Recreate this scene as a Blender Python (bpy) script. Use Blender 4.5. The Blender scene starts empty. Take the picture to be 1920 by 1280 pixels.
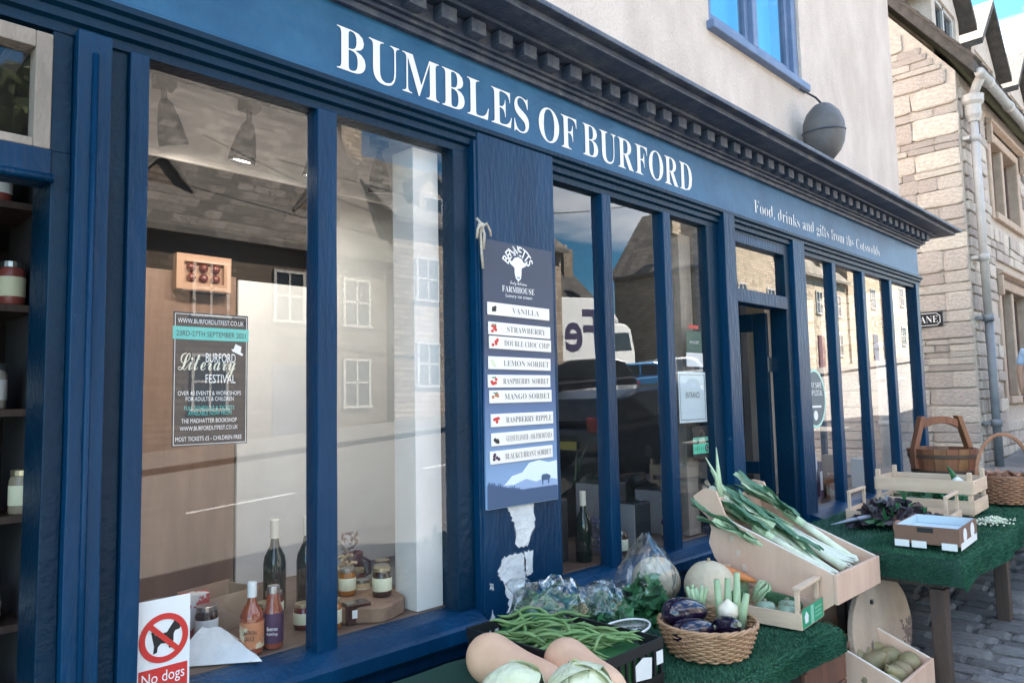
import bpy, bmesh, math, random
from mathutils import Vector, Matrix, Euler, noise
R = math.radians
rnd = random.Random(7)
sc = bpy.context.scene
col = sc.collection
# ---------------------------------------------------------------- camera
cam = bpy.data.cameras.new("camera"); co = bpy.data.objects.new("camera", cam); col.objects.link(co)
cam.sensor_width = 36; cam.lens = 26.0; cam.clip_start = .05; cam.clip_end = 600
co.matrix_world = Matrix(((0.70386282, -0.04395948, -0.70897439, 0), (-0.7100332, -0.07267588, -0.70040778, -2.15),
                          (-0.02073578, 0.99638636, -0.08236654, 1.55), (0, 0, 0, 1)))
sc.camera = co
# ---------------------------------------------------------------- sky, sun, exposure
SUN = Vector((.40, .53, .76)).normalized()
el = math.asin(SUN.z); az = math.atan2(SUN.x, SUN.y)
w = bpy.data.worlds.new("World"); sc.world = w; w.use_nodes = True
N = w.node_tree.nodes; L = w.node_tree.links
for n in list(N): N.remove(n)
sky = N.new("ShaderNodeTexSky"); sky.sky_type = 'NISHITA'; sky.sun_disc = False
sky.sun_elevation = el; sky.sun_rotation = az; sky.air_density = 1.0; sky.dust_density = .15; sky.ozone_density = 2.2
bg = N.new("ShaderNodeBackground"); bg.inputs[1].default_value = .05
out = N.new("ShaderNodeOutputWorld")
tc = N.new("ShaderNodeTexCoord"); mp = N.new("ShaderNodeMapping"); mp.inputs['Scale'].default_value = (1, 1, 3.2); mp.inputs['Location'].default_value = (2.2, 3.3, 4.8)
nz = N.new("ShaderNodeTexNoise"); nz.inputs['Scale'].default_value = 2.3; nz.inputs['Detail'].default_value = 7; nz.inputs['Roughness'].default_value = .58
rp = N.new("ShaderNodeValToRGB"); rp.color_ramp.elements[0].position = .47; rp.color_ramp.elements[1].position = .64
rp.color_ramp.elements[1].color = (.75, .75, .75, 1)
mx = N.new("ShaderNodeMix"); mx.data_type = 'RGBA'; mx.inputs[7].default_value = (11.5, 11.3, 11.3, 1)
L.new(tc.outputs['Generated'], mp.inputs[0]); L.new(mp.outputs[0], nz.inputs[0]); L.new(nz.outputs[0], rp.inputs[0])
tn = N.new("ShaderNodeMix"); tn.data_type = 'RGBA'; tn.blend_type = 'MULTIPLY'; tn.inputs[0].default_value = 1; tn.inputs[7].default_value = (.34, .8, .96, 1)
L.new(sky.outputs[0], tn.inputs[6]); L.new(rp.outputs[0], mx.inputs[0]); L.new(tn.outputs[2], mx.inputs[6]); L.new(mx.outputs[2], bg.inputs[0]); L.new(bg.outputs[0], out.inputs[0])
sl = bpy.data.lights.new("sun", 'SUN'); sl.energy = 5.0; sl.angle = R(.53); sl.color = (1, .93, .82)
so = bpy.data.objects.new("sun", sl); col.objects.link(so); so.rotation_euler = SUN.to_track_quat('Z', 'Y').to_euler(); so.location = (6, 3, 12)
sc.view_settings.view_transform = 'Standard'; sc.view_settings.look = 'None'; sc.view_settings.gamma = 1; sc.view_settings.exposure = 3.52
sc.cycles.use_denoising = True; sc.cycles.max_bounces = 8; sc.cycles.transparent_max_bounces = 24; sc.cycles.glossy_bounces = 4
sc.cycles.sample_clamp_indirect = 6; sc.cycles.caustics_reflective = False; sc.cycles.caustics_refractive = False

# ---------------------------------------------------------------- materials
def M(name, c, rough=.6, c2=None, ns=6., bump=0., bs=60., metal=0., coat=0., spec=.5, rand=0., stretch=(1, 1, 1), detail=5., lo=.35, hi=.65, trans=0., ssub=0., chip=None, cs=22., ct=.7):
    m = bpy.data.materials.new(name); m.use_nodes = True
    n = m.node_tree.nodes; l = m.node_tree.links; p = n['Principled BSDF']
    p.inputs['Base Color'].default_value = (*c, 1); p.inputs['Roughness'].default_value = rough
    p.inputs['Metallic'].default_value = metal; p.inputs['Coat Weight'].default_value = coat; p.inputs['Coat Roughness'].default_value = .12
    p.inputs['Specular IOR Level'].default_value = spec
    if trans: p.inputs['Transmission Weight'].default_value = trans
    if ssub:
        p.inputs['Subsurface Weight'].default_value = ssub; p.inputs['Subsurface Radius'].default_value = (.02, .012, .006); p.inputs['Subsurface Scale'].default_value = .5
    t = n.new("ShaderNodeTexCoord"); mp = n.new("ShaderNodeMapping"); mp.inputs['Scale'].default_value = stretch
    l.new(t.outputs['Object'], mp.inputs[0]); last = None
    if c2:
        nz = n.new("ShaderNodeTexNoise"); nz.inputs['Scale'].default_value = ns; nz.inputs['Detail'].default_value = detail; nz.inputs['Roughness'].default_value = .6
        rp = n.new("ShaderNodeMapRange"); rp.inputs[1].default_value = lo; rp.inputs[2].default_value = hi
        mx = n.new("ShaderNodeMix"); mx.data_type = 'RGBA'; mx.inputs[6].default_value = (*c, 1); mx.inputs[7].default_value = (*c2, 1)
        l.new(mp.outputs[0], nz.inputs[0]); l.new(nz.outputs[0], rp.inputs[0]); l.new(rp.outputs[0], mx.inputs[0]); last = mx.outputs[2]
    if rand:
        oi = n.new("ShaderNodeObjectInfo"); mr = n.new("ShaderNodeMapRange"); mr.inputs[3].default_value = 1 - rand; mr.inputs[4].default_value = 1 + rand
        hs = n.new("ShaderNodeHueSaturation"); hs.inputs['Color'].default_value = (*c, 1)
        l.new(oi.outputs['Random'], mr.inputs[0]); l.new(mr.outputs[0], hs.inputs['Value'])
        m2 = n.new("ShaderNodeMath"); m2.operation = 'MULTIPLY_ADD'; m2.inputs[1].default_value = .03; m2.inputs[2].default_value = .485
        l.new(oi.outputs['Random'], m2.inputs[0]); l.new(m2.outputs[0], hs.inputs['Hue'])
        if last: l.new(last, hs.inputs['Color'])
        last = hs.outputs[0]
    if chip:
        nc = n.new("ShaderNodeTexNoise"); nc.inputs['Scale'].default_value = cs; nc.inputs['Detail'].default_value = 6; nc.inputs['Roughness'].default_value = .7
        rc = n.new("ShaderNodeMapRange"); rc.inputs[1].default_value = ct; rc.inputs[2].default_value = ct + .04
        m3 = n.new("ShaderNodeMix"); m3.data_type = 'RGBA'; m3.inputs[6].default_value = (*c, 1); m3.inputs[7].default_value = (*chip, 1)
        l.new(t.outputs['Object'], nc.inputs[0]); l.new(nc.outputs[0], rc.inputs[0]); l.new(rc.outputs[0], m3.inputs[0])
        if last: l.new(last, m3.inputs[6])
        last = m3.outputs[2]
    if last: l.new(last, p.inputs['Base Color'])
    if bump:
        nb = n.new("ShaderNodeTexNoise"); nb.inputs['Scale'].default_value = bs; nb.inputs['Detail'].default_value = 4
        bm = n.new("ShaderNodeBump"); bm.inputs['Strength'].default_value = bump; bm.inputs['Distance'].default_value = .015
        l.new(mp.outputs[0], nb.inputs[0]); l.new(nb.outputs[0], bm.inputs['Height']); l.new(bm.outputs[0], p.inputs['Normal'])
    return m

def glass_mat(name, boost=2.0, base=.05, tint=(1, 1, 1), rough=0., dust=0.):
    m = bpy.data.materials.new(name); m.use_nodes = True
    n = m.node_tree.nodes; l = m.node_tree.links; n.clear()
    o = n.new("ShaderNodeOutputMaterial"); mx = n.new("ShaderNodeMixShader"); tr = n.new("ShaderNodeBsdfTransparent"); g = n.new("ShaderNodeBsdfGlossy")
    g.inputs['Roughness'].default_value = rough; tr.inputs[0].default_value = (*tint, 1)
    ge = n.new("ShaderNodeNewGeometry"); dp = n.new("ShaderNodeVectorMath"); dp.operation = 'DOT_PRODUCT'
    ab = n.new("ShaderNodeMath"); ab.operation = 'ABSOLUTE'; su = n.new("ShaderNodeMath"); su.operation = 'SUBTRACT'; su.inputs[0].default_value = 1
    pw = n.new("ShaderNodeMath"); pw.operation = 'POWER'; pw.inputs[1].default_value = 3.2
    ma = n.new("ShaderNodeMath"); ma.operation = 'MULTIPLY_ADD'; ma.inputs[1].default_value = .85 if dust else min(.9, .48 * boost); ma.inputs[2].default_value = .04 * boost + base; ma.use_clamp = True
    l.new(ge.outputs['Normal'], dp.inputs[0]); l.new(ge.outputs['Incoming'], dp.inputs[1]); l.new(dp.outputs['Value'], ab.inputs[0]); l.new(ab.outputs[0], su.inputs[1])
    l.new(su.outputs[0], pw.inputs[0]); l.new(pw.outputs[0], ma.inputs[0]); l.new(ma.outputs[0], mx.inputs[0])
    l.new(tr.outputs[0], mx.inputs[1]); l.new(g.outputs[0], mx.inputs[2]); l.new(mx.outputs[0], o.inputs[0])
    if dust:
        df = n.new("ShaderNodeBsdfDiffuse"); df.inputs[0].default_value = (.8, .8, .78, 1); m2 = n.new("ShaderNodeMixShader"); tc_ = n.new("ShaderNodeTexCoord"); nz = n.new("ShaderNodeTexNoise"); nz.inputs['Scale'].default_value = 3; nz.inputs['Detail'].default_value = 8; nz.inputs['Roughness'].default_value = .7
        mr = n.new("ShaderNodeMapRange"); mr.inputs[1].default_value = .35; mr.inputs[2].default_value = .8; mr.inputs[3].default_value = dust * .3; mr.inputs[4].default_value = dust * 2
        l.new(tc_.outputs['Object'], nz.inputs[0]); l.new(nz.outputs[0], mr.inputs[0]); l.new(mr.outputs[0], m2.inputs[0]); l.new(mx.outputs[0], m2.inputs[1]); l.new(df.outputs[0], m2.inputs[2]); l.new(m2.outputs[0], o.inputs[0])
    return m

BLUE = M("blue_gloss_paint", (.0004, .025, .068), .34, (.002, .053, .135), 2.2, .35, 38, spec=.22, chip=(.12, .17, .22), cs=14, ct=.69, stretch=(1.5, 1.5, .3), lo=.38, hi=.78)
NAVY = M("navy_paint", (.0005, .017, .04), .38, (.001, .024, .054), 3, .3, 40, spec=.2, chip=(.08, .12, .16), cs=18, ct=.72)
FASC = M("fascia_blue_paint", (.007, .078, .18), .4, (.024, .125, .25), 3.5, .2, 30, spec=.35, chip=(.3, .36, .42), cs=20, ct=.74)
CORN = M("weathered_dark_cornice_paint", (.035, .05, .085), .5, (.12, .13, .15), 9, .35, 70, lo=.45, hi=.75, chip=(.34, .34, .35), cs=30, ct=.7)
LEAD = M("lead_flashing", (.12, .125, .135), .55, (.2, .2, .21), 7, .3, 40)
RENDER = M("rough_cream_render", (.69, .595, .53), .9, (.54, .455, .395), 2.6, 1., 90, detail=9, stretch=(1, 1, .5))
WHITE = M("white_lettering", (.86, .86, .86), .45)
PAPERW = M("white_paper", (.78, .8, .8), .6)
BOARDW = M("white_display_board", (.78, .77, .745), .75, (.68, .665, .64), 2.5)
PLYB = M("brown_display_board", (.25, .145, .095), .6, (.17, .095, .06), 7, .1, 80, stretch=(1, 1, .12))
BEIGE = M("beige_soffit", (.8, .74, .68), .8)
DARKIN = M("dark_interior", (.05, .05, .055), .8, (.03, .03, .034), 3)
FLOORW = M("brown_display_floor", (.18, .115, .085), .5, (.12, .075, .055), 10, stretch=(.3, 2, 1))
GLASS = glass_mat("window_glass", 1.2, .018, dust=.009)
JARGLASS = glass_mat("jar_glass", 1.2, .02)
BARE = M("bare_weathered_wood", (.36, .3, .25), .8, (.22, .19, .16), 12, .4, 90, stretch=(1, 1, .3))
STONE = M("cotswold_stone", (.6, .53, .465), .9, (.42, .365, .32), 8, 1., 20, rand=.2, detail=9)
MORTAR = M("lime_mortar", (.54, .475, .41), .95, (.44, .385, .335), 12, .8, 40)
ASHLAR = M("dressed_stone", (.47, .36, .28), .85, (.38, .29, .22), 8, .4, 40)
SLATE = M("stone_slates", (.085, .074, .066), .9, (.05, .045, .04), 9, .9, 14)
PIPEW = M("grey_white_pipe_paint", (.46, .45, .43), .5, (.38, .37, .36), 8)
PIPEB = M("blue_grey_pipe_paint", (.17, .195, .22), .5, (.13, .15, .175), 8)
PLY = M("pale_plywood", (.72, .5, .38), .6, (.62, .41, .3), 5, .1, 90, stretch=(2, 2, .4))
PINE = M("pale_pine_slat", (.72, .55, .41), .65, (.6, .44, .31), 8, .12, 80, stretch=(.5, .5, 3))
CHARW = M("dark_stained_wood", (.045, .028, .024), .6, (.075, .045, .034), 9, .25, 60, stretch=(3, 3, .4))
REDW = M("red_brown_wood", (.16, .065, .04), .55, (.1, .04, .028), 8, .2, 60, stretch=(3, 3, .4))
PAILW = M("oiled_pail_wood", (.27, .115, .055), .45, (.17, .07, .035), 7, .2, 50, stretch=(3, 3, .35), rand=.12)
WICK = M("honey_wicker", (.5, .3, .17), .55, (.36, .2, .11), 18, .2, 120)
WICKR = M("red_brown_wicker", (.38, .19, .105), .55, (.24, .11, .065), 18, .2, 120)
GRASS = M("artificial_turf", (.013, .095, .055), .7, (.04, .155, .08), 6)
GRASSB = M("turf_backing", (.008, .045, .03), .9)
BLACKP = M("black_plastic", (.012, .013, .015), .4)
CLEAR = glass_mat("clear_plastic", 1.6, .05, (.97, .99, 1.), .08)
BAG = glass_mat("thin_plastic_bag", 1.1, .03, (.96, .99, 1.), .07, dust=.018)
LEAFD = M("dark_green_leaf", (.018, .105, .04), .45, (.05, .19, .065), 12, .2, 60, rand=.2)
LEAFM = M("mid_green_leaf", (.07, .19, .06), .5, (.12, .27, .1), 12, .2, 60, rand=.2)
STREETG = M("setts_and_ground", (.2, .185, .17), .85, (.13, .12, .115), 5, .6, 25)
SETT = M("grey_sett_stone", (.2, .19, .185), .75, (.12, .115, .115), 9, .6, 30, rand=.35)
ASPH = M("asphalt", (.19, .18, .17), .9, (.15, .142, .135), 3, .4, 90)
WIRE = M("bare_metal", (.5, .5, .5), .35, metal=1.)

# ---------------------------------------------------------------- mesh helpers
class MB:
    def __init__(s): s.v = []; s.f = []
    def box(s, x0, x1, y0, y1, z0, z1):
        b = len(s.v); s.v += [(x, y, z) for z in (z0, z1) for y in (y0, y1) for x in (x0, x1)]
        s.f += [tuple(b + i for i in q) for q in ((0, 2, 3, 1), (4, 5, 7, 6), (0, 1, 5, 4), (2, 6, 7, 3), (0, 4, 6, 2), (1, 3, 7, 5))]; return s
    def obox(s, size, mat):
        b = len(s.v); x, y, z = [a / 2 for a in size]
        s.v += [tuple(mat @ Vector((i * x, j * y, k * z))) for k in (-1, 1) for j in (-1, 1) for i in (-1, 1)]
        s.f += [tuple(b + i for i in q) for q in ((0, 2, 3, 1), (4, 5, 7, 6), (0, 1, 5, 4), (2, 6, 7, 3), (0, 4, 6, 2), (1, 3, 7, 5))]; return s
    def prism(s, poly, fn, d0, d1):
        """poly of 2-D points; fn(a, b, d) -> 3-D point"""
        b = len(s.v); n = len(poly)
        s.v += [tuple(fn(p[0], p[1], d0)) for p in poly] + [tuple(fn(p[0], p[1], d1)) for p in poly]
        s.f += [tuple(b + i for i in range(n))[::-1], tuple(b + n + i for i in range(n))]
        s.f += [(b + i, b + (i + 1) % n, b + n + (i + 1) % n, b + n + i) for i in range(n)]; return s
    def xz(s, poly, y0, y1): return s.prism(poly, lambda a, b, d: (a, d, b), y0, y1)
    def yz(s, poly, x0, x1): return s.prism(poly, lambda a, b, d: (d, a, b), x0, x1)
    def xy(s, poly, z0, z1): return s.prism(poly, lambda a, b, d: (a, b, d), z0, z1)
    def tube(s, pts, rad, n=8, cap=True):
        pts = [Vector(p) for p in pts]; k = len(pts)
        if not hasattr(rad, '__len__'): rad = [rad] * k
        b = len(s.v); up = None
        for i, p in enumerate(pts):
            t = (pts[min(i + 1, k - 1)] - pts[max(i - 1, 0)])
            t = t.normalized() if t.length > 1e-9 else Vector((0, 0, 1))
            if up is None: up = t.orthogonal().normalized()
            up = (up - t * up.dot(t)); up = up.normalized() if up.length > 1e-6 else t.orthogonal().normalized()
            q = t.cross(up)
            for j in range(n):
                a = 2 * math.pi * j / n; s.v.append(tuple(p + (up * math.cos(a) + q * math.sin(a)) * rad[i]))
        for i in range(k - 1):
            for j in range(n):
                s.f.append((b + i * n + j, b + i * n + (j + 1) % n, b + (i + 1) * n + (j + 1) % n, b + (i + 1) * n + j))
        if cap: s.f += [tuple(b + j for j in range(n))[::-1], tuple(b + (k - 1) * n + j for j in range(n))]
        return s
    def lathe(s, prof, n=20, c=(0, 0, 0), sq=1., close=False):
        b = len(s.v); k = len(prof)
        for r, z in prof:
            for j in range(n):
                a = 2 * math.pi * j / n; s.v.append((c[0] + r * math.cos(a), c[1] + sq * r * math.sin(a), c[2] + z))
        for i in range(k - 1):
            for j in range(n):
                s.f.append((b + i * n + j, b + i * n + (j + 1) % n, b + (i + 1) * n + (j + 1) % n, b + (i + 1) * n + j))
        s.f += [tuple(b + j for j in range(n))[::-1], tuple(b + (k - 1) * n + j for j in range(n))]
        return s
    def quad(s, a, b_, c, d):
        b = len(s.v); s.v += [tuple(a), tuple(b_), tuple(c), tuple(d)]; s.f.append((b, b + 1, b + 2, b + 3)); return s
    def xf(s, m): s.v = [tuple(m @ Vector(p)) for p in s.v]; return s
    def mesh(s, name, mat, smooth=False):
        me = bpy.data.meshes.new(name); me.from_pydata(s.v, [], s.f); me.update()
        if mat:
            for m_ in (mat if isinstance(mat, (list, tuple)) else [mat]): me.materials.append(m_)
        if smooth: me.polygons.foreach_set("use_smooth", [True] * len(me.polygons))
        return me
    def build(s, name, mat, parent=None, smooth=False, bevel=0., sub=0, fix=True):
        me = s.mesh(name, mat, smooth)
        if fix:
            bm = bmesh.new(); bm.from_mesh(me); bmesh.ops.recalc_face_normals(bm, faces=bm.faces); bm.to_mesh(me); bm.free()
        return link(name, me, parent, bevel, sub)

def link(name, me, parent=None, bevel=0., sub=0):
    o = bpy.data.objects.new(name, me); col.objects.link(o)
    if parent: o.parent = parent
    if bevel:
        b = o.modifiers.new("bevel", 'BEVEL'); b.width = bevel; b.segments = 2; b.limit_method = 'ANGLE'; b.angle_limit = R(40); b.harden_normals = False
    if sub:
        m = o.modifiers.new("sub", 'SUBSURF'); m.levels = sub; m.render_levels = sub
    return o

def tag(o, label, cat, group=None, kind=None):
    if label: o['label'] = label
    if cat: o['category'] = cat
    if group: o['group'] = group
    if kind: o['kind'] = kind
    return o
def thing(name, label, cat, loc=(0, 0, 0), rz=0., group=None):
    o = bpy.data.objects.new(name, None); col.objects.link(o); o.location = loc; o.rotation_euler = (0, 0, rz); o.empty_display_size = .1
    return tag(o, label, cat, group)
def dup(o, parent=None, label=None):
    c = o.copy(); col.objects.link(c); c.parent = parent
    if label: c['label'] = label
    for ch in list(o.children): dup(ch, c)
    return c
def B(name, mat, parent, x0, x1, y0, y1, z0, z1, bevel=.003):
    return MB().box(x0, x1, y0, y1, z0, z1).build(name, mat, parent, bevel=bevel, fix=False)

BOLD = {**{chr(65 + i): chr(0x1D400 + i) for i in range(26)}, **{chr(97 + i): chr(0x1D41A + i) for i in range(26)}}
SCRIPT = {**{chr(65 + i): chr(0x1D4D0 + i) for i in range(26)}, **{chr(97 + i): chr(0x1D4EA + i) for i in range(26)}}
def glyphs(body, style=None, offset=0., ext=0.):
    t = "".join((BOLD if style == 'serif' else SCRIPT if style == 'script' else {}).get(c, c) for c in body)
    cu = bpy.data.curves.new("t", 'FONT'); cu.body = t; cu.offset = offset; cu.extrude = ext; cu.resolution_u = 3
    ob = bpy.data.objects.new("t", cu); me = bpy.data.meshes.new_from_object(ob)
    bpy.data.objects.remove(ob); bpy.data.curves.remove(cu)
    return me
def text(name, body, mat, parent, x0, x1, z0, z1, y, style=None, offset=0., matrix=None, extra=0.):
    """lettering that fills x0..x1, z0..z1 on a wall facing -Y at depth y"""
    me = glyphs(body, style, offset)
    xs = [v.co.x for v in me.vertices]; ys = [v.co.y for v in me.vertices]
    ax, bx, ay, by = min(xs), max(xs), min(ys), max(ys)
    for v in me.vertices:
        u = x0 + (v.co.x - ax) / (bx - ax) * (x1 - x0); t = z0 + (v.co.y - ay) / (by - ay) * (z1 - z0)
        v.co = (u, y, t)
    if matrix: me.transform(matrix)
    me.materials.clear(); me.materials.append(mat); me.name = name
    return link(name, me, parent)
def fbm(p, s=1.): return noise.fractal(Vector(p) * s, 1., 2., 4)
# ================================================================ the setting
SL = .07
def gz(x): return SL * x
def sheet(name, mat, x0, x1, y0, y1, dz, nx=2, ny=2):
    mb = MB()
    for i in range(nx + 1):
        for j in range(ny + 1):
            x = x0 + (x1 - x0) * i / nx; y = y0 + (y1 - y0) * j / ny; mb.v.append((x, y, gz(x) + dz))
    for i in range(nx):
        for j in range(ny):
            a = i * (ny + 1) + j; mb.f.append((a, a + ny + 1, a + ny + 2, a + 1))
    o = mb.build(name, mat, fix=False); o['kind'] = 'structure'; return o
sheet('ground', M("field_ground", (.09, .085, .06), .95, (.06, .075, .03), .3), -260, 300, -300, 260, -.35)
sheet('road', ASPH, -120, 160, -13.2, -2.98, -.11)
pav = MB()
for x0, x1, y0, y1 in ((-120, 160, -2.86, .02), (7.75, 9.98, .02, 14)):
    pav.prism([(y0, 0), (y1, 0)], lambda a, b, d: (d, a, gz(d) + b), x0, x1) if False else None
    b0 = len(pav.v)
    for x in (x0, x1):
        for y in (y0, y1): pav.v += [(x, y, gz(x) - .3), (x, y, gz(x) - .012)]
    pav.f += [tuple(b0 + i for i in q) for q in ((1, 5, 7, 3), (0, 2, 6, 4), (0, 4, 5, 1), (2, 3, 7, 6), (0, 1, 3, 2), (4, 6, 7, 5))]
pav = pav.build('pavement', STREETG); pav['kind'] = 'structure'
kerb = thing('kerb', None, None); kerb['kind'] = 'structure'
for i in range(26):
    x = -6 + i * .92
    k = MB().box(0, .91, -2.975, -2.865, -.3, 0).build('kerb_stone', SETT, kerb, bevel=.012); k.location = (x, 0, gz(x)); k.rotation_euler = (0, -math.atan(SL), 0)
far = sheet('far_pavement', STREETG, -120, 160, -17.4, -13.2, .02)
ln = thing('road_marking', None, None); ln['kind'] = 'structure'
for i in range(14):
    x = -8 + i * 4
    q = MB().box(0, 1.6, -7.95, -7.85, -.003, 0).build('dash', WHITE, ln, fix=False); q.location = (x, 0, gz(x) - .103); q.rotation_euler = (0, -math.atan(SL), 0)
# setts: individual stones, rows running out from the shop
def rock(seed, jit=.05, bev=.14):
    r = random.Random(seed); bm = bmesh.new(); bmesh.ops.create_cube(bm, size=1)
    bmesh.ops.bevel(bm, geom=list(bm.edges), offset=bev, segments=1, affect='EDGES', profile=.5)
    for v in bm.verts: v.co += Vector((r.uniform(-jit, jit), r.uniform(-jit, jit), r.uniform(-jit, jit)))
    me = bpy.data.meshes.new("stone"); bm.to_mesh(me); bm.free(); return me
settm = [rock(i, .045, .12) for i in range(10)]
for m_ in settm: m_.materials.append(SETT); m_.name = 'sett'
n = 0; x = 3.05; row = 0
while x < 6.4:
    wd = rnd.uniform(.095, .125); y = -.42 - rnd.random() * .1
    while y > -1.95 and n < 298:
        ln_ = rnd.uniform(.15, .27)
        vis = (y - ln_ > -1.95) and not (x > 5.2 and y < -1.25 and False)
        o = link('sett', rnd.choice(settm), pav); o.scale = (wd * .93, ln_ * .95, .07); n += 1
        o.location = (x + wd / 2, y - ln_ / 2, gz(x + wd / 2) - .028 + rnd.uniform(-.008, .008)); o.rotation_euler = (rnd.uniform(-.03, .03), -math.atan(SL) + rnd.uniform(-.05, .05), rnd.uniform(-.03, .03))
        y -= ln_
    x += wd; row += 1

# ================================================================ the shop
shop = thing('shop_building', 'blue-fronted food shop with large white lettering on its fascia', 'shop')
uw = MB()
for a in ((-3, 3.93, 0, .3, 3.1, 6.5), (5.26, 7.33, 0, .3, 3.1, 6.5), (3.93, 5.26, 0, .3, 3.1, 3.8), (3.93, 5.26, 0, .3, 5.2, 6.5), (7.03, 7.33, .3, 7, 2.9, 6.5), (-3, -2.7, .3, 7, 0, 6.5), (-2.7, 7.03, 6.7, 7, 0, 6.5)): uw.box(*a)
uw.build('upper_wall', RENDER, shop, fix=False)
rf = MB().prism([(-.35, 6.42), (3.4, 9.2), (7.3, 6.42), (7.3, 6.55), (3.4, 9.35), (-.35, 6.55)], lambda a, b, d: (d, a, b), -3.2, 7.5).build('roof', SLATE, shop)
MB().yz([(0, 6.5), (7, 6.5), (3.4, 9.2)], 7.05, 7.32).build('gable', RENDER, shop)
# lower walls behind the shop front
lw = MB()
for a in ((-2.7, -.55, .02, .2, -.2, 2.93), (7.42, 7.6, 1.42, 6.7, .2, 2.93), (-2.7, 7.42, 5.0, 5.2, 0, 2.93)): lw.box(*a)
lw.build('lower_wall', RENDER, shop, fix=False)
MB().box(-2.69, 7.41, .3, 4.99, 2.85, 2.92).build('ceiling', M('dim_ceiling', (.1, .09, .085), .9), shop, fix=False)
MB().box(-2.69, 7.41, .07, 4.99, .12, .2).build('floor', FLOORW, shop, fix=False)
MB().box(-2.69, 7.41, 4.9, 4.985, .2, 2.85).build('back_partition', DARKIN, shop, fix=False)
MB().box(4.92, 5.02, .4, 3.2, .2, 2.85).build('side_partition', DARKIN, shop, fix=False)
# stall riser and sills
st = MB()
for x0, x1 in ((.5, 4.05), (4.886, 7.62)): st.box(x0, x1, -.01, .06, -.1, .64)
st.box(7.56, 7.62, .06, 1.42, .2, .64); st.build('stall_riser', NAVY, shop, fix=False)
for x0, x1, pr in ((.676, 1.95, .075), (2.422, 4.05, .075), (4.95, 7.74, .12)):
    MB().yz([(.07, .62), (-.02, .62), (-.02, .66), (-pr + .02, .672), (-pr, .69), (-pr, .735), (-pr + .012, .745), (-.01, .772), (.07, .785)], x0, x1).build('window_sill', BLUE, shop, bevel=.003)
MB().box(7.58, 7.74, .07, 1.42, .66, .77).build('window_sill', BLUE, shop, bevel=.003)
# posts, pilasters and mullions
def post(name, mat, x0, x1, y0, y1, z0, z1, bev=.004):
    m = MB(); n = max(2, int((z1 - z0) / .1))
    for i in range(n + 1):
        z = z0 + (z1 - z0) * i / n
        for x, y in ((x0, y0), (x1, y0), (x1, y1), (x0, y1)):
            e = .0022 if 0 < i < n else 0; m.v.append((x + e * noise.noise((x * 9, y * 9, z * 3)), y + e * noise.noise((x * 9 + 5, y * 9, z * 3)), z))
    for i in range(n): m.f += [(i * 4 + j, i * 4 + (j + 1) % 4, i * 4 + 4 + (j + 1) % 4, i * 4 + 4 + j) for j in range(4)]
    m.f += [(3, 2, 1, 0), tuple(n * 4 + j for j in range(4))]
    return m.build(name, mat, shop, bevel=bev)
lp = post('pilaster', BLUE, .543, .627, -.03, .1, -.1, 2.56)
post('door_jamb', NAVY, .495, .543, 0.002, .18, -.1, 2.2245)
post('pilaster_recess', NAVY, .627, .68, .012, .1, -.1, 2.56)
post('window_post', BLUE, .68, .731, -.008, .08, .62, 2.552)
bead = MB().tube([(.585, -.033, .0), (.585, -.033, 2.5)], .008, 6).build('bead', BLUE, lp, smooth=True)
pil = post('pilaster', BLUE, 1.965, 2.422, -.035, .1, .3, 2.64)
MB().box(1.95, 1.965, -.03, .1, .62, 2.6).build('edge_strip', BLUE, pil, fix=False)
post('window_post', NAVY, 1.866, 1.95, .0, .1, .775, 2.552)
for a, b in ((1.27, 1.345), (2.815, 2.887), (3.345, 3.415), (5.62, 5.692), (6.23, 6.3), (6.88, 6.952)): post('mullion', BLUE, a, b, 0.0, .075, .76, 2.555)
post('window_post', NAVY, 3.80, 3.92, .004, .1, .76, 2.555)
post('door_post', BLUE, 3.92, 4.052, -.045, .1, .1, 2.64)
post('door_post', NAVY, 4.80, 4.884, 0, .12, .1, 2.556)
post('door_post', BLUE, 4.886, 5.068, -.03, .1, .1, 2.64)
post('corner_post', BLUE, 7.585, 7.677, -.012, .09, .745, 2.6)
post('corner_post', BLUE, 7.585, 7.67, 1.34, 1.42, .745, 2.6)
for y in (.5, .92): post('mullion', BLUE, 7.6, 7.66, y, y + .05, .765, 2.56)
# door transoms
post('transom', BLUE, -.55, .495, -.006, .08, 2.14, 2.225)
MB().tube([(-.55, -.012, 2.147), (.5, -.012, 2.147)], .012, 8).build('bead', BLUE, shop, smooth=True)
tf = MB()
for a in ((.455, .494, .002, .06, 2.227, 2.535), (-.55, .455, .002, .06, 2.49, 2.535), (-.55, .455, .002, .06, 2.227, 2.25)): tf.box(*a)
tf.build('transom_window_frame', BARE, shop, bevel=.003)
post('transom_recess', NAVY, .494, .543, .006, .1, 2.225, 2.56)
post('transom', BLUE, 4.052, 4.80, -.012, .08, 2.13, 2.215)
post('transom', BLUE, 4.052, 4.80, -.002, .08, 2.50, 2.556)
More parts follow.
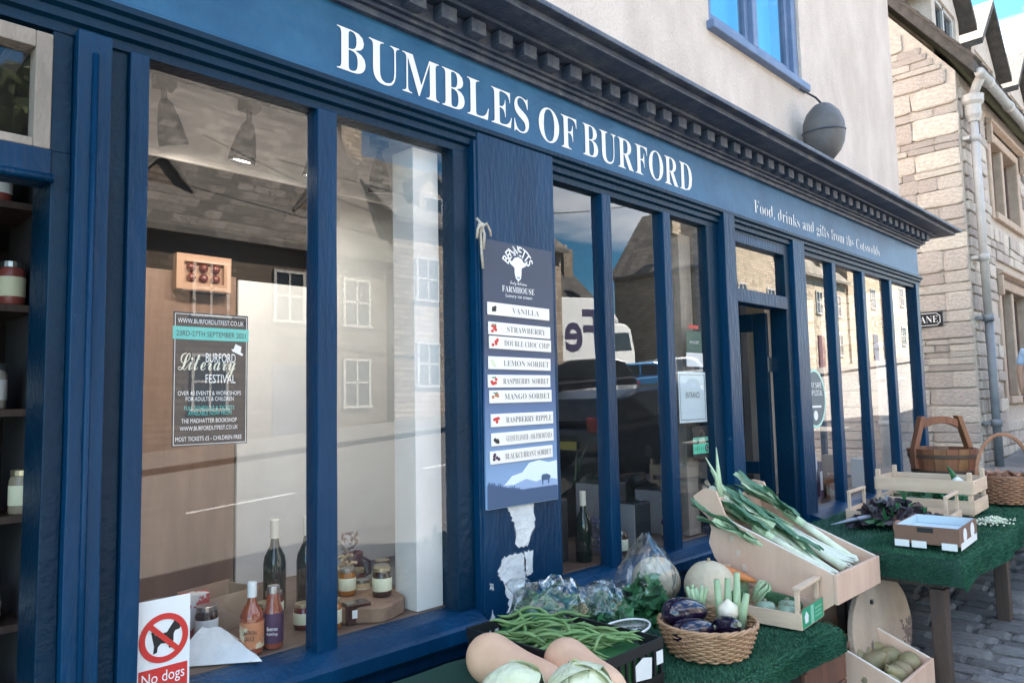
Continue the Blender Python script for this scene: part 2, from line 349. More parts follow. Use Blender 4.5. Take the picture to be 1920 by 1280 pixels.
# fascia, head moulding and cornice
MB().yz([(.1, 2.548), (0.002, 2.548), (.002, 2.575), (-.014, 2.582), (-.014, 2.606), (-.03, 2.614), (-.03, 2.63), (-.045, 2.638), (-.045, 2.656), (.1, 2.656)], -.6, 7.70).build('head_moulding', NAVY, shop)
MB().box(7.60, 7.70, .1, 1.5, 2.56, 2.656).build('head_moulding', NAVY, shop, fix=False)
fascia = MB().box(-.6, 7.66, -.02, .12, 2.656, 2.945).build('fascia', FASC, shop, fix=False)
MB().box(7.50, 7.66, .12, 1.6, 2.657, 2.945).build('fascia_return', FASC, shop, fix=False)
MB().box(-.6, 7.672, -.032, -.0205, 2.657, 2.672).build('fascia_bead', FASC, shop, bevel=.003)
cor = thing('cornice', None, None); cor.parent = shop
for nm, z0, z1, pr, mt in (('bed_moulding', 2.93, 2.955, .045, CORN), ('bed_moulding', 2.955, 2.972, .062, CORN), ('dentil_band', 2.972, 3.045, .08, CORN),
                           ('corona_bed', 3.045, 3.062, .15, CORN), ('corona', 3.062, 3.092, .27, CORN), ('corona_lip', 3.092, 3.112, .315, CORN)):
    MB().box(-3, 7.62 + pr * 1.4, -pr, 1.6 + pr, z0, z1).build(nm, mt, cor, bevel=.004, fix=False)
MB().prism([(-.31, 3.113), (-.31, 3.118), (.0, 3.19), (.02, 3.113)], lambda a, b, d: (d, a, b), -3, 8.05).build('lead_flashing', LEAD, cor)
dm = MB().box(-.038, .038, -.052, 0, 0, .056).mesh('dentil', CORN)
for i in range(58):
    o = link('dentil', dm, cor, bevel=.003); o.location = (-.75 + i * .147 + rnd.uniform(-.004, .004), -.0801, 2.982)
for i in range(9):
    o = link('dentil', dm, cor, bevel=.003); o.location = (7.733, .08 + i * .147, 2.982); o.rotation_euler = (0, 0, math.pi / 2)
# lettering, one object per letter
def word(wd_, x0, x1, z0, z1, y, mat, parent, name='letter', off=-.005, gap=.075):
    ms = [glyphs(c, 'serif', off) for c in wd_]; info = []; tot = 0
    for m_ in ms:
        xs = [v.co.x for v in m_.vertices]; info.append((min(xs), max(xs))); tot += max(xs) - min(xs) + gap
    tot -= gap; s = (x1 - x0) / tot; x = x0; cap = .69
    for m_, (a, b) in zip(ms, info):
        for v in m_.vertices: v.co = (x + (v.co.x - a) * s, y, z0 + v.co.y / cap * (z1 - z0))
        x += (b - a + gap) * s; m_.materials.clear(); m_.materials.append(mat); link(name, m_, parent)
word("BUMBLES", 1.33, 2.286, 2.703, 2.86, -.0225, WHITE, fascia)
word("OF", 2.35, 2.61, 2.703, 2.86, -.0225, WHITE, fascia)
word("BURFORD", 2.655, 3.62, 2.703, 2.86, -.0225, WHITE, fascia)
text('tagline', "Food, drinks and gifts from the Cotswolds", WHITE, fascia, 4.36, 6.62, 2.695, 2.80, -.0225, 'serif', -.018)
# glass
def pane(x0, x1, z0, z1, y=.035, parent=shop, mat=GLASS):
    return MB().quad((x0, y, z0), (x1, y, z0), (x1, y, z1), (x0, y, z1)).build('pane', mat, parent, fix=False)
for a, b in ((.731, 1.27), (1.345, 1.866), (2.422, 2.815), (2.887, 3.345), (3.415, 3.80), (5.068, 5.62), (5.692, 6.23), (6.3, 6.88), (6.952, 7.585)): pane(a, b, .765, 2.552)
pane(-.55, .456, 2.24, 2.5); pane(4.052, 4.80, 2.214, 2.501)
for y0, y1 in ((.09, .5), (.55, .92), (.97, 1.34)):
    MB().quad((7.63, y0, .765), (7.63, y1, .765), (7.63, y1, 2.56), (7.63, y0, 2.56)).build('pane', GLASS, shop, fix=False)
# upper window
fw = MB()
for a in ((3.93, 4.0, .02, .12, 3.82, 5.2), (5.18, 5.26, .02, .12, 3.82, 5.2), (4.0, 5.18, .02, .12, 3.82, 3.89), (4.0, 5.18, .02, .12, 5.1, 5.2), (4.55, 4.62, .015, .11, 3.89, 5.1)): fw.box(*a)
MID = M("mid_blue_window_paint", (.09, .15, .27), .5, (.14, .2, .33), 8)
uwin = fw.build('upper_window', MID, shop, bevel=.006)
MB().box(3.9, 5.29, -.05, .1, 3.765, 3.82).build('sill', MID, uwin, bevel=.008)
sf = MB()
for x0, x1 in ((4.0, 4.55), (4.62, 5.18)):
    for a in ((x0, x0 + .05, .05, .09, 3.89, 5.1), (x1 - .05, x1, .05, .09, 3.89, 5.1), (x0 + .05, x1 - .05, .05, .09, 3.89, 3.94), (x0 + .05, x1 - .05, .05, .09, 5.05, 5.1)): sf.box(*a)
sf.build('sash', MID, uwin, bevel=.003)
for x0, x1 in ((4.05, 4.5), (4.67, 5.13)): pane(x0, x1, 3.94, 5.05, .07, uwin, glass_mat("upper_window_glass", 3, .25, (.7, .85, .95)))
cm = M("pale_blue_curtain", (.3, .72, .85), .8)
cu = MB()
for k in range(60):
    x0 = 4.0 + k * 1.18 / 60; x1 = x0 + 1.18 / 60
    cu.quad((x0, .2 + .02 * math.sin(k * .9), 3.85), (x1, .2 + .02 * math.sin(k * .9 + .9), 3.85), (x1, .2 + .02 * math.sin(k * .9 + .9), 5.15), (x0, .2 + .02 * math.sin(k * .9), 5.15))
cu.build('curtain', cm, uwin, smooth=True, fix=False)
# open door leaf, hinged on the right, swung inwards
dl = thing('open_door', None, None, (4.79, .13, .22), R(98)); dl.parent = shop
dmb = MB()
for a in ((0, .09, 0, .045, 0, 1.9), (.65, .74, 0, .045, 0, 1.9), (.09, .65, 0, .045, 0, .25), (.09, .65, 0, .045, 1.78, 1.9), (.09, .65, 0, .045, .82, .9)): dmb.box(*a)
dmb.build('door_leaf', NAVY, dl, bevel=.004)
for z0, z1 in ((.25, .82), (.9, 1.78)): MB().quad((.09, .02, z0), (.65, .02, z0), (.65, .02, z1), (.09, .02, z1)).build('pane', GLASS, dl, fix=False)
for z in (.3, 1.5): MB().box(-.012, .0, -.03, .05, z, z + .1).build('hinge', WIRE, dl, fix=False)
# peeling paint: bare patches on the middle pilaster
PEEL = M("exposed_undercoat", (.74, .75, .75), .85, (.56, .58, .6), 14, .6, 40, detail=8)
def patch(pts, seed):
    r = random.Random(seed); pp = []
    for i, p in enumerate(pts):
        q = pts[(i + 1) % len(pts)]
        for k in range(5):
            t = k / 5; pp.append((p[0] + (q[0] - p[0]) * t + r.uniform(-.005, .005), p[1] + (q[1] - p[1]) * t + r.uniform(-.005, .005)))
    cx = sum(p[0] for p in pp) / len(pp); cz = sum(p[1] for p in pp) / len(pp)
    pp = [(cx + (a - cx) * 1.25, cz + (b - cz) * 1.12) for a, b in pp]
    o = MB().xz(pp, -.0375, -.034).build('peeled_patch', PEEL, pil)
    MB().xz([(a + r.uniform(-.002, .007) * (1 if a > cx else -1), b + r.uniform(-.002, .006) * (1 if b > cz else -1)) for a, b in pp], -.0364, -.034).build('flake_shadow_edge', M("bare_wood_and_shadow", (.2, .19, .2), .9, (.05, .09, .15), 40), o)  # dark outline: bare wood plus a painted shadow around the flaked paint
patch([(2.10, 1.14), (2.225, 1.14), (2.235, 1.06), (2.2, .985), (2.145, .985), (2.14, 1.06), (2.125, 1.1)], 1)
patch([(2.07, .93), (2.13, .935), (2.17, .92), (2.165, .83), (2.14, .76), (2.10, .70), (2.02, .665), (1.97, .67), (1.99, .72), (2.02, .76), (2.03, .71), (2.08, .73), (2.09, .78), (2.06, .85), (2.04, .89)], 2)
patch([(2.19, .945), (2.225, .945), (2.225, .87), (2.2, .855), (2.185, .89)], 3)
patch([(1.995, .86), (2.008, .85), (2.004, .835), (1.993, .845)], 4)
# faceted grey pod above the cornice
pod = MB().lathe([(.03, -.2), (.085, -.19), (.14, -.14), (.175, -.08), (.19, -.01), (.185, .06), (.15, .125), (.09, .18), (.03, .205), (.012, .21)], 13, (0, 0, 0), .75)
pr_ = thing('wall_pod', 'dull grey faceted pod sitting on the cornice beside the upper window', 'wall pod', (5.17, -.17, 3.40), R(20))
pod.build('pod_shell', M('dark_grey_pod', (.085, .085, .09), .6, (.12, .12, .125), 6, .3, 20), pr_, smooth=True)
MB().tube([(.187 * math.cos(t * .3307), .14 * math.sin(t * .3307), .0 + .03 * math.cos(t * .3307)) for t in range(20)], .007, 6, False).build('seam_band', CORN, pr_, smooth=True)
MB().tube([(0, 0, .2), (-.02, .04, .25), (-.03, .14, .33)], .008, 6).build('cable', BLACKP, pr_)
# ================================================================ neighbouring stone house across the lane
nb = thing('stone_house', 'honey stone house with dormers and a drainpipe across the lane', 'house', (10, .08, 0))
side = MB().yz([(0, .2), (7, .2), (7, 5.5), (3.5, 10.2), (0, 5.45)], 0, .4).build('side_wall', MORTAR, nb)
fr = MB()
for a in ((.4, 1.4, 0, .35, .2, 5.45), (1.4, 3.1, 0, .35, .2, 1.4), (1.4, 3.1, 0, .35, 3.0, 3.9), (1.4, 3.1, 0, .35, 5.02, 5.45), (3.1, 14, 0, .35, .2, 5.45)): fr.box(*a)
front = fr.build('front_wall', MORTAR, nb, fix=False)
stm = [rock(100 + i, .04, .10) for i in range(12)]
for m_ in stm: m_.materials.append(STONE); m_.name = 'stone'
z = .42; rows = []
while z < 7.2:
    h = (rnd.choice((.07, .09, .11, .14, .19)) if rnd.random() < .75 else .24) * rnd.uniform(.9, 1.12); first = True
    y = max(.005, 0 if z < 5.3 else (z + h - 5.45) / 1.343 + .05)
    while y < (2.5 if z < 2.8 else 1.5):
        l_ = rnd.uniform(.13, .4) * (1 + (h > .17) * .4)
        if first: l_ = rnd.choice((.26, .5)); first = False
        rows.append((y, z, l_, h)); y += l_
    z += h
rows.sort(key=lambda q_: -q_[2] * q_[3]); rest = MB()
for i, (y, z, l_, h) in enumerate(rows):
    ex = rnd.uniform(-.006, .012); rot = (rnd.uniform(-.03, .03), rnd.uniform(-.02, .02), rnd.uniform(-.03, .03))
    if i < 296:
        o = link('stone', rnd.choice(stm), side); o.scale = (.07, l_ * .985, h * .965); o.location = (.02 - ex - .012, y + l_ / 2, z + h / 2); o.rotation_euler = rot
    else: rest.obox((.07, l_ * .95, h * .9), Matrix.Translation((.018 - ex - .008, y + l_ / 2, z + h / 2)) @ Euler(rot).to_matrix().to_4x4())
if rest.v: rest.build('small_stones', STONE, side, bevel=.01)['kind'] = 'stuff'
z = .45; cnt = 0
while z < 5.4:
    h = rnd.choice((.1, .13, .17, .22)) * rnd.uniform(.9, 1.1); x = .04
    while x < 3.7:
        l_ = rnd.uniform(.22, .5)
        c_ = x + l_ / 2
        hit = (1.15 < c_ < 3.4) and ((1.2 < z + h / 2 < 3.25) or (3.75 < z + h / 2 < 5.3))
        if not hit and cnt < 290 and z + h < 5.42:
            o = link('stone', rnd.choice(stm), front); o.scale = (l_ * .96, .07, h * .93); cnt += 1
            o.location = (x + l_ / 2, -.004 + rnd.uniform(-.012, .01), z + h / 2); o.rotation_euler = (rnd.uniform(-.02, .02), rnd.uniform(-.015, .015), 0)
        x += l_
    z += h
# mullioned windows with hood moulds
OLDF = M("brown_window_frame", (.2, .13, .1), .7, (.14, .09, .07), 9)
def stone_window(name, x0, x1, z0, z1):
    w_ = MB()
    for a in ((x0 - .14, x0, -.03, .2, z0 - .1, z1 + .12), (x1, x1 + .14, -.03, .2, z0 - .1, z1 + .12), (x0, x1, -.03, .2, z1, z1 + .12), (x0, x1, -.06, .2, z0 - .1, z0), ((x0 + x1) / 2 - .06, (x0 + x1) / 2 + .06, .0, .2, z0, z1)): w_.box(*a)
    o = w_.build(name, ASHLAR, nb, bevel=.015)
    h_ = MB().yz([(-.035, z1 + .14), (-.11, z1 + .17), (-.11, z1 + .2), (-.035, z1 + .24)], x0 - .24, x1 + .24)
    for xx in (x0 - .24, x1 + .17): h_.box(xx, xx + .07, -.1, -.035, z1 - .12, z1 + .14)
    h_.build('hood_mould', ASHLAR, o, bevel=.008)
    xm = (x0 + x1) / 2
    for a, b in ((x0, xm - .06), (xm + .06, x1)):
        f_ = MB()
        for q in ((a, a + .05, .1, .15, z0, z1), (b - .05, b, .1, .15, z0, z1), (a + .05, b - .05, .1, .15, z0, z0 + .05), (a + .05, b - .05, .1, .15, z1 - .05, z1)): f_.box(*q)
        f_.build('casement', OLDF, o, fix=False)
        MB().box(a + .05, b - .05, .12, .13, z0 + .05, z1 - .05).build('pane', M("dark_window_pane", (.03, .035, .045), .06), o, fix=False)
    return o
stone_window('upper_window', 1.45, 3.05, 3.95, 4.95)
stone_window('ground_window', 1.45, 3.05, 1.5, 2.93)
# roof, dormers, gutter, pipe
roof = MB().prism([(-.22, 5.33), (3.5, 10.33), (7.1, 5.4), (7.1, 5.52), (3.5, 10.5), (-.22, 5.5)], lambda a, b, d: (d, a, b), -.1, 14.2).build('roof', SLATE, nb)
sm = M("roof_slate", (.14, .122, .105), .9, (.085, .075, .068), 5, .6, 25, rand=.3)
slm = [rock(300 + i, .05, .08) for i in range(5)]
for m_ in slm: m_.materials.append(sm); m_.name = 'roof_slate'
sy = math.atan2(5, 3.72); cnt = 0
for r_ in range(11):
    d_ = .02 + r_ * .24; x = -.12
    while x < 5.2 and cnt < 280:
        l_ = rnd.uniform(.2, .42); o = link('roof_slate', rnd.choice(slm), roof); o.scale = (l_ * .95, .34, .035); cnt += 1
        o.location = (x + l_ / 2, -.25 + d_ * math.cos(sy) + .1, 5.49 + d_ * math.sin(sy) + .12); o.rotation_euler = (sy - .06, rnd.uniform(-.02, .02), rnd.uniform(-.03, .03)); x += l_
def dormer(x0, x1, y0, z0, z1):
    d = thing('dormer', None, None); d.parent = nb
    m = MB().box(x0, x0 + .18, y0, y0 + 1.6, z0, z1).box(x1 - .18, x1, y0, y0 + 1.6, z0, z1).box(x0 + .18, x1 - .18, y0, y0 + .15, z0, z0 + .25)
    xm = (x0 + x1) / 2
    m.xz([(x0 + .001, z1), (x1 - .001, z1), (xm, z1 + .75)], y0, y0 + .2).build('dormer_wall', MORTAR, d)
    MB().xz([(x0 - .2, z1 - .12), (xm, z1 + .85), (x1 + .2, z1 - .12), (x1 + .2, z1 - .02), (xm, z1 + .97), (x0 - .2, z1 - .02)], y0 - .2, y0 + 2.2).build('dormer_roof', SLATE, d)
    f = MB()
    for q in ((x0 + .18, x0 + .25, y0 + .03, y0 + .1, z0 + .25, z1), (x1 - .25, x1 - .18, y0 + .03, y0 + .1, z0 + .25, z1), (xm - .03, xm + .03, y0 + .03, y0 + .1, z0 + .25, z1), (x0 + .25, x1 - .25, y0 + .03, y0 + .1, z1 - .06, z1), (x0 + .25, x1 - .25, y0 + .03, y0 + .1, (z0 + z1) / 2 + .1, (z0 + z1) / 2 + .13)): f.box(*q)
    f = f.build('dormer_window', PIPEW, d, fix=False)
    MB().box(x0 + .25, x1 - .25, y0 + .06, y0 + .07, z0 + .25, z1 - .06).build('pane', M("dormer_pane", (.02, .03, .04), .03), f, fix=False)
dormer(1.0, 2.4, .45, 5.9, 7.1); dormer(3.1, 4.7, .45, 5.9, 7.0); dormer(5.6, 7.2, .45, 5.9, 7.0); dormer(8.4, 10.2, .45, 5.9, 7.0)
MB().box(2.4, 3.3, 3.0, 3.9, 8.5, 11.6).build('chimney', STONE, nb, bevel=.02)
g = thing('gutter', None, None); g.parent = nb
MB().tube([(-.05, -.26, 5.33), (8, -.26, 5.33), (14, -.26, 5.33)], .055, 10).build('gutter_trough', PIPEW, g, smooth=True)
for i in range(7): MB().tube([(.3 + i * 1.1, -.26, 5.33), (.42 + i * 1.1, -.26, 5.33)], .066, 10).build('gutter_joint', PIPEW, g, smooth=True)
dp_ = thing('drainpipe', None, None); dp_.parent = nb
MB().lathe([(.06, -.3), (.07, -.26), (.09, -.22), (.09, -.1), (.125, -.06), (.125, 0), (.13, .02)], 12, (.12, -.13, 5.1)).build('hopper', PIPEW, dp_, bevel=.004)
MB().tube([(.12, -.13, 5.1), (.1, -.2, 5.25), (.1, -.26, 5.35)], .055, 10).build('swan_neck', PIPEW, dp_, smooth=True)
MB().tube([(.12, -.13, 4.85), (.14, -.13, 2.43)], .046, 12).build('pipe', PIPEW, dp_, smooth=True)
MB().tube([(.14, -.13, 2.43), (.15, -.13, .68)], .046, 12).build('pipe', PIPEB, dp_, smooth=True)
for z, m_ in ((4.6, PIPEW), (3.15, PIPEW), (2.43, PIPEB), (1.2, PIPEB)):
    MB().tube([(.13, -.13, z - .04), (.13, -.13, z + .04)], .06, 12).build('pipe_collar', m_, dp_, smooth=True)
    MB().box(.02, .24, -.09, -.02, z - .02, z + .02).build('bracket', m_, dp_, fix=False)
# street sign on the side wall
sg = thing('street_sign', 'black and white lane name plate on the stone side wall', 'street sign', (9.955, .385, 2.36))
def sidem(): return Matrix(((0, 1, 0, 0), (-1, 0, 0, 0), (0, 0, 1, 0), (0, 0, 0, 1)))
SB = M("sign_black", (.012, .012, .014), .4)
MB().box(-.012, .012, 0.0, .82, 0, .185).build('plate', SB, sg, bevel=.006)
text('lettering', "CHURCH LANE", WHITE, sg, -.755, -.05, .052, .135, -.0135, 'serif', -.01, sidem())
bd = MB()
for a in ((-.0145, -.0125, .06, .76, .162, .169), (-.0145, -.0125, .06, .76, .016, .023), (-.0145, -.0125, .022, .03, .05, .135), (-.0145, -.0125, .79, .798, .05, .135)): bd.box(*a)
for y, z in ((.032, .135), (.032, .028), (.765, .135), (.765, .028)):
    bd.obox((.002, .007, .045), Matrix.Translation((-.0135, y + .012, z + .01)) @ Matrix.Rotation(R(45 if (y < .5) == (z < .1) else -45), 4, 'X'))
bd.build('border', WHITE, sg, fix=False)
# grey soil pipe in the lane
sp = thing('soil_pipe', 'pale grey stand pipe in the lane seen through the corner window', 'pipe', (9.86, 1.07, .62))
MB().tube([(0, 0, 0), (0, 0, 1.5)], .075, 14).build('pipe', PIPEW, sp, smooth=True)
for z in (.55, 1.1): MB().tube([(0, 0, z), (0, 0, z + .06)], .088, 14).build('collar', PIPEW, sp, smooth=True)
MB().lathe([(.09, 1.5), (.1, 1.52), (.1, 1.56), (.03, 1.6)], 14).build('cap', PIPEW, sp, smooth=True)

# ================================================================ the far side of the street (seen in the glass)
WINW = M("white_window_paint", (.42, .41, .39), .5)
PANED = M("street_window_pane", (.03, .04, .05), .05)
def coursed(name, c, bw, rh, var):
    m = M(name, c, .92, tuple(k * .84 for k in c), 9, .35, 20); n = m.node_tree.nodes; l = m.node_tree.links; p = n['Principled BSDF']
    src = p.inputs['Base Color'].links[0].from_socket; tc_ = n.new("ShaderNodeTexCoord"); sp_ = n.new("ShaderNodeSeparateXYZ"); cb_ = n.new("ShaderNodeCombineXYZ"); ad = n.new("ShaderNodeMath"); ad.operation = 'ADD'
    l.new(tc_.outputs['Object'], sp_.inputs[0]); l.new(sp_.outputs['X'], ad.inputs[0]); l.new(sp_.outputs['Y'], ad.inputs[1]); l.new(ad.outputs[0], cb_.inputs[0]); l.new(sp_.outputs['Z'], cb_.inputs[1])
    b = n.new("ShaderNodeTexBrick"); b.inputs['Scale'].default_value = 1; b.inputs['Brick Width'].default_value = bw; b.inputs['Row Height'].default_value = rh; b.inputs['Mortar Size'].default_value = .02; b.inputs['Bias'].default_value = 0
    b.inputs['Color1'].default_value = (1, 1, 1, 1); b.inputs['Color2'].default_value = (var, var, var, 1); b.inputs['Mortar'].default_value = (.45, .44, .42, 1); l.new(cb_.outputs[0], b.inputs[0])
    mx_ = n.new("ShaderNodeMix"); mx_.data_type = 'RGBA'; mx_.blend_type = 'MULTIPLY'; mx_.inputs[0].default_value = 1; l.new(src, mx_.inputs[6]); l.new(b.outputs[0], mx_.inputs[7]); l.new(mx_.outputs[2], p.inputs['Base Color']); return m
def house(label, x0, wid, h, rh, wallc, roofc, cols, rows, dorm=0, gable=False, y0=-17.4, depth=7.5, door=True):
    hs = thing('terraced_house', label, 'house', (x0, y0, gz(x0 + wid / 2)), 0, 'houses on the far side of the street')
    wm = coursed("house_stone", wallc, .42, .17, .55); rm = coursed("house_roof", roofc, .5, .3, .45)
    wl = MB().box(0, wid, -depth, 0, -1.2, h)
    if gable: wl.xz([(0.001, h), (wid - .001, h), (wid / 2, h + rh)], -depth, -.001)
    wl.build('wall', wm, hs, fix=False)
    if gable: r_ = MB().xz([(-.3, h - .2), (wid / 2, h + rh + .1), (wid + .3, h - .2), (wid + .3, h), (wid / 2, h + rh + .3), (-.3, h)], -depth - .2, .3)
    else: r_ = MB().yz([(.35, h - .15), (-depth / 2, h + rh), (-depth - .35, h - .15), (-depth - .35, h + .02), (-depth / 2, h + rh + .18), (.35, h + .02)], -.15, wid + .15)
    r_ = r_.build('roof', rm, hs)
    for cx in ((.1, wid - 1.0) if wid > 6 else (.1,)):
        c_ = MB().box(cx, cx + .9, -depth / 2 - .45, -depth / 2 + .45, h + rh * .5, h + rh + 1.5).build('chimney', wm, r_, bevel=.03)
        for k in (.25, .65): MB().lathe([(.13, 0), (.1, .35)], 8, (cx + k, -depth / 2, h + rh + 1.5)).build('chimney_pot', ASHLAR, r_)
    for j in range(rows):
        for i in range(cols):
            wx = wid * (i + .5) / cols; wz = .9 + j * (h - .6) / rows
            if j == 0 and door and i == cols // 2:
                MB().box(wx - .5, wx + .5, 0, .06, 0, 2.1).build('door', M("house_door", rnd.choice(((.03, .08, .06), (.1, .03, .03), (.04, .05, .09))), .5), hs, fix=False); continue
            f = MB()
            for a in ((wx - .5, wx - .42, .0, .07, wz, wz + 1.45), (wx + .42, wx + .5, .0, .07, wz, wz + 1.45), (wx - .42, wx + .42, 0, .07, wz + 1.37, wz + 1.45), (wx - .55, wx + .55, 0, .1, wz - .08, wz), (wx - .03, wx + .03, 0, .06, wz, wz + 1.37), (wx - .42, wx + .42, 0, .06, wz + .68, wz + .74)): f.box(*a)
            f = f.build('window', WINW, hs, fix=False)
            MB().box(wx - .42, wx + .42, .01, .03, wz, wz + 1.37).build('pane', PANED, f, fix=False)
    for i in range(dorm):
        wx = wid * (i + .5) / dorm; d = MB().box(wx - .6, wx + .6, -2.2, -.5, h, h + 1.3).xz([(wx - .6, h + 1.3), (wx + .6, h + 1.3), (wx, h + 1.95)], -2.6, -.51).build('dormer', wm, hs, fix=False)
        MB().xz([(wx - .8, h + 1.15), (wx, h + 2.05), (wx + .8, h + 1.15), (wx + .8, h + 1.25), (wx, h + 2.17), (wx - .8, h + 1.25)], -3.2, -.35).build('dormer_roof', rm, d)
        MB().box(wx - .42, wx + .42, -.505, -.46, h + .25, h + 1.2).build('dormer_window', WINW, d, fix=False)
        MB().box(wx - .36, wx + .36, -.47, -.45, h + .3, h + 1.14).build('dormer_pane', PANED, d, fix=False)
    return hs
STN = (.5, .4, .3)
house('low stone cottage at the downhill end of the far side', -8, 9, 3.9, 3.0, (.48, .38, .28), (.2, .17, .15), 3, 2)
house('stone house with shade in its wall colour and a steep slate roof opposite the left window', 4.9, 9.2, 5.6, 6.0, (.2, .15, .115), (.2, .175, .155), 4, 2, dorm=2)  # wall colour darkened to stand in for a shaded front
house('tall pale stone house with sash windows opposite the second pane', 14.4, 8.4, 6.4, 3.2, (.5, .4, .31), (.2, .18, .16), 3, 2, dorm=2)
house('long dark-roofed stone barn behind the lorry', 23.6, 12, 3.6, 3.9, (.3, .25, .2), (.085, .08, .078), 2, 1, door=False, y0=-24)
house('stone gabled house uphill of the barn', 36.5, 7, 6.2, 4.2, (.56, .46, .35), (.25, .22, .19), 2, 2, gable=True)
house('stone house with twin dormers uphill', 44, 9.5, 6.0, 4., (.52, .43, .33), (.27, .24, .2), 3, 2, dorm=2)
house('narrow gabled stone house further uphill', 54, 6.5, 7.0, 4.4, (.56, .44, .32), (.28, .25, .22), 2, 2, gable=True)
house('large cream house near the top of the street', 61, 12, 7.0, 4.5, (.6, .52, .42), (.26, .23, .2), 4, 2, dorm=3)
house('topmost stone house of the far side', 74, 12, 7.0, 4.5, (.5, .42, .32), (.25, .22, .2), 4, 2)

def leafmesh(rng, blobs, n, size):
    mb = MB()
    for k in range(n):
        c, r = rng.choice(blobs)
        d = Vector((rng.gauss(0, 1), rng.gauss(0, 1), rng.gauss(0, 1))).normalized() * r * (rng.random() ** .35)
        p = Vector(c) + d; a = Vector((rng.gauss(0, 1), rng.gauss(0, 1), rng.gauss(0, 1))).normalized(); b = a.orthogonal().normalized(); s_ = size * rng.uniform(.6, 1.5)
        mb.quad(p - a * s_, p + b * s_ * .55, p + a * s_, p - b * s_ * .55)
    return mb
TYREW = M('wire_black', (.02, .02, .02), .7); TRUNK = M("tree_bark", (.11, .085, .06), .9, (.06, .05, .04), 8, .6, 20)
TLEAF = M("street_tree_leaves", (.1, .13, .05), .6, (.17, .19, .09), 1.2)
def tree(label, x, y, h, r, seed, n=4200, mat=TLEAF):
    q = random.Random(seed); t = thing('tree', label, 'tree', (x, y, gz(x) - .2), 0, 'trees on the far side of the street')
    m = MB().tube([(0, 0, 0), (.1, .05, h * .3), (.05, 0, h * .6), (0, .1, h * .9)], [.32, .24, .15, .04], 8); bl = []
    for i in range(13):
        a = q.uniform(0, 6.28); zz = q.uniform(.42, .95) * h; rr = r * q.uniform(.35, .8) * (1.15 - abs(zz / h - .65))
        p = (math.cos(a) * rr, math.sin(a) * rr, zz); bl.append((p, r * q.uniform(.28, .5)))
        m.tube([(.05, .02, zz * .62), (p[0] * .6, p[1] * .6, zz * .85), p], [.1, .06, .02], 5)
    m.build('trunk', TRUNK, t)
    leafmesh(q, bl, n, .22).build('crown', mat, t, fix=False)
tree('leafy tree opposite the left doorway', 3.0, -15.3, 8.0, 2.2, 1)
tree('tall green tree beside the low cottage', -3.0, -14.6, 9.0, 3.2, 2)
tree('dark tree rising behind the barn', 26, -34, 9.6, 4, 3)
tree('broad tree behind the barn gable', 33, -35, 10, 4.5, 4)
tree('tree behind the pale sash-windowed house', 19, -31, 11.5, 4.2, 5)

for lb, p0, p1 in (('upper telephone wire crossing the far facades', (8, -17.2, 8.9), (22, -17.2, 8.0)), ('lower telephone wire sagging over the far pavement', (9, -15, 7.9), (24, -13.5, 9.2))):
    o = MB().tube([tuple(a + (b - a) * t / 12 for a, b in zip(p0, p1))[:2] + (p0[2] + (p1[2] - p0[2]) * t / 12 - .9 * math.sin(math.pi * t / 12),) for t in range(13)], .02, 5).build('telephone_wire', TYREW, None); tag(o, lb, 'wire')
# vehicles ---------------------------------------------------------------
TYRE = M("tyre_rubber", (.02, .02, .02), .8); RIM = M("wheel_rim", (.35, .36, .37), .3, metal=1.); LAMPR = M("red_tail_lamp", (.35, .01, .01), .2); LAMPW = M("headlamp", (.8, .8, .8), .1)
CARGL = M("car_window", (.012, .016, .02), .03, coat=.5); PLATE = M("number_plate_blank", (.75, .65, .15), .5)
def wheel(par, x, y, z, r=.32):
    w_ = thing('wheel', None, None, (x, y, z)); w_.parent = par
    MB().lathe([(r * .6, -.11), (r * .95, -.11), (r, -.07), (r, .07), (r * .95, .11), (r * .6, .11)], 22).xf(Matrix.Rotation(R(90), 4, 'X')).build('tyre', TYRE, w_, smooth=True)
    MB().lathe([(.04, -.115), (r * .6, -.1), (r * .62, .1), (.04, .115)], 22).xf(Matrix.Rotation(R(90), 4, 'X')).build('rim', RIM, w_)
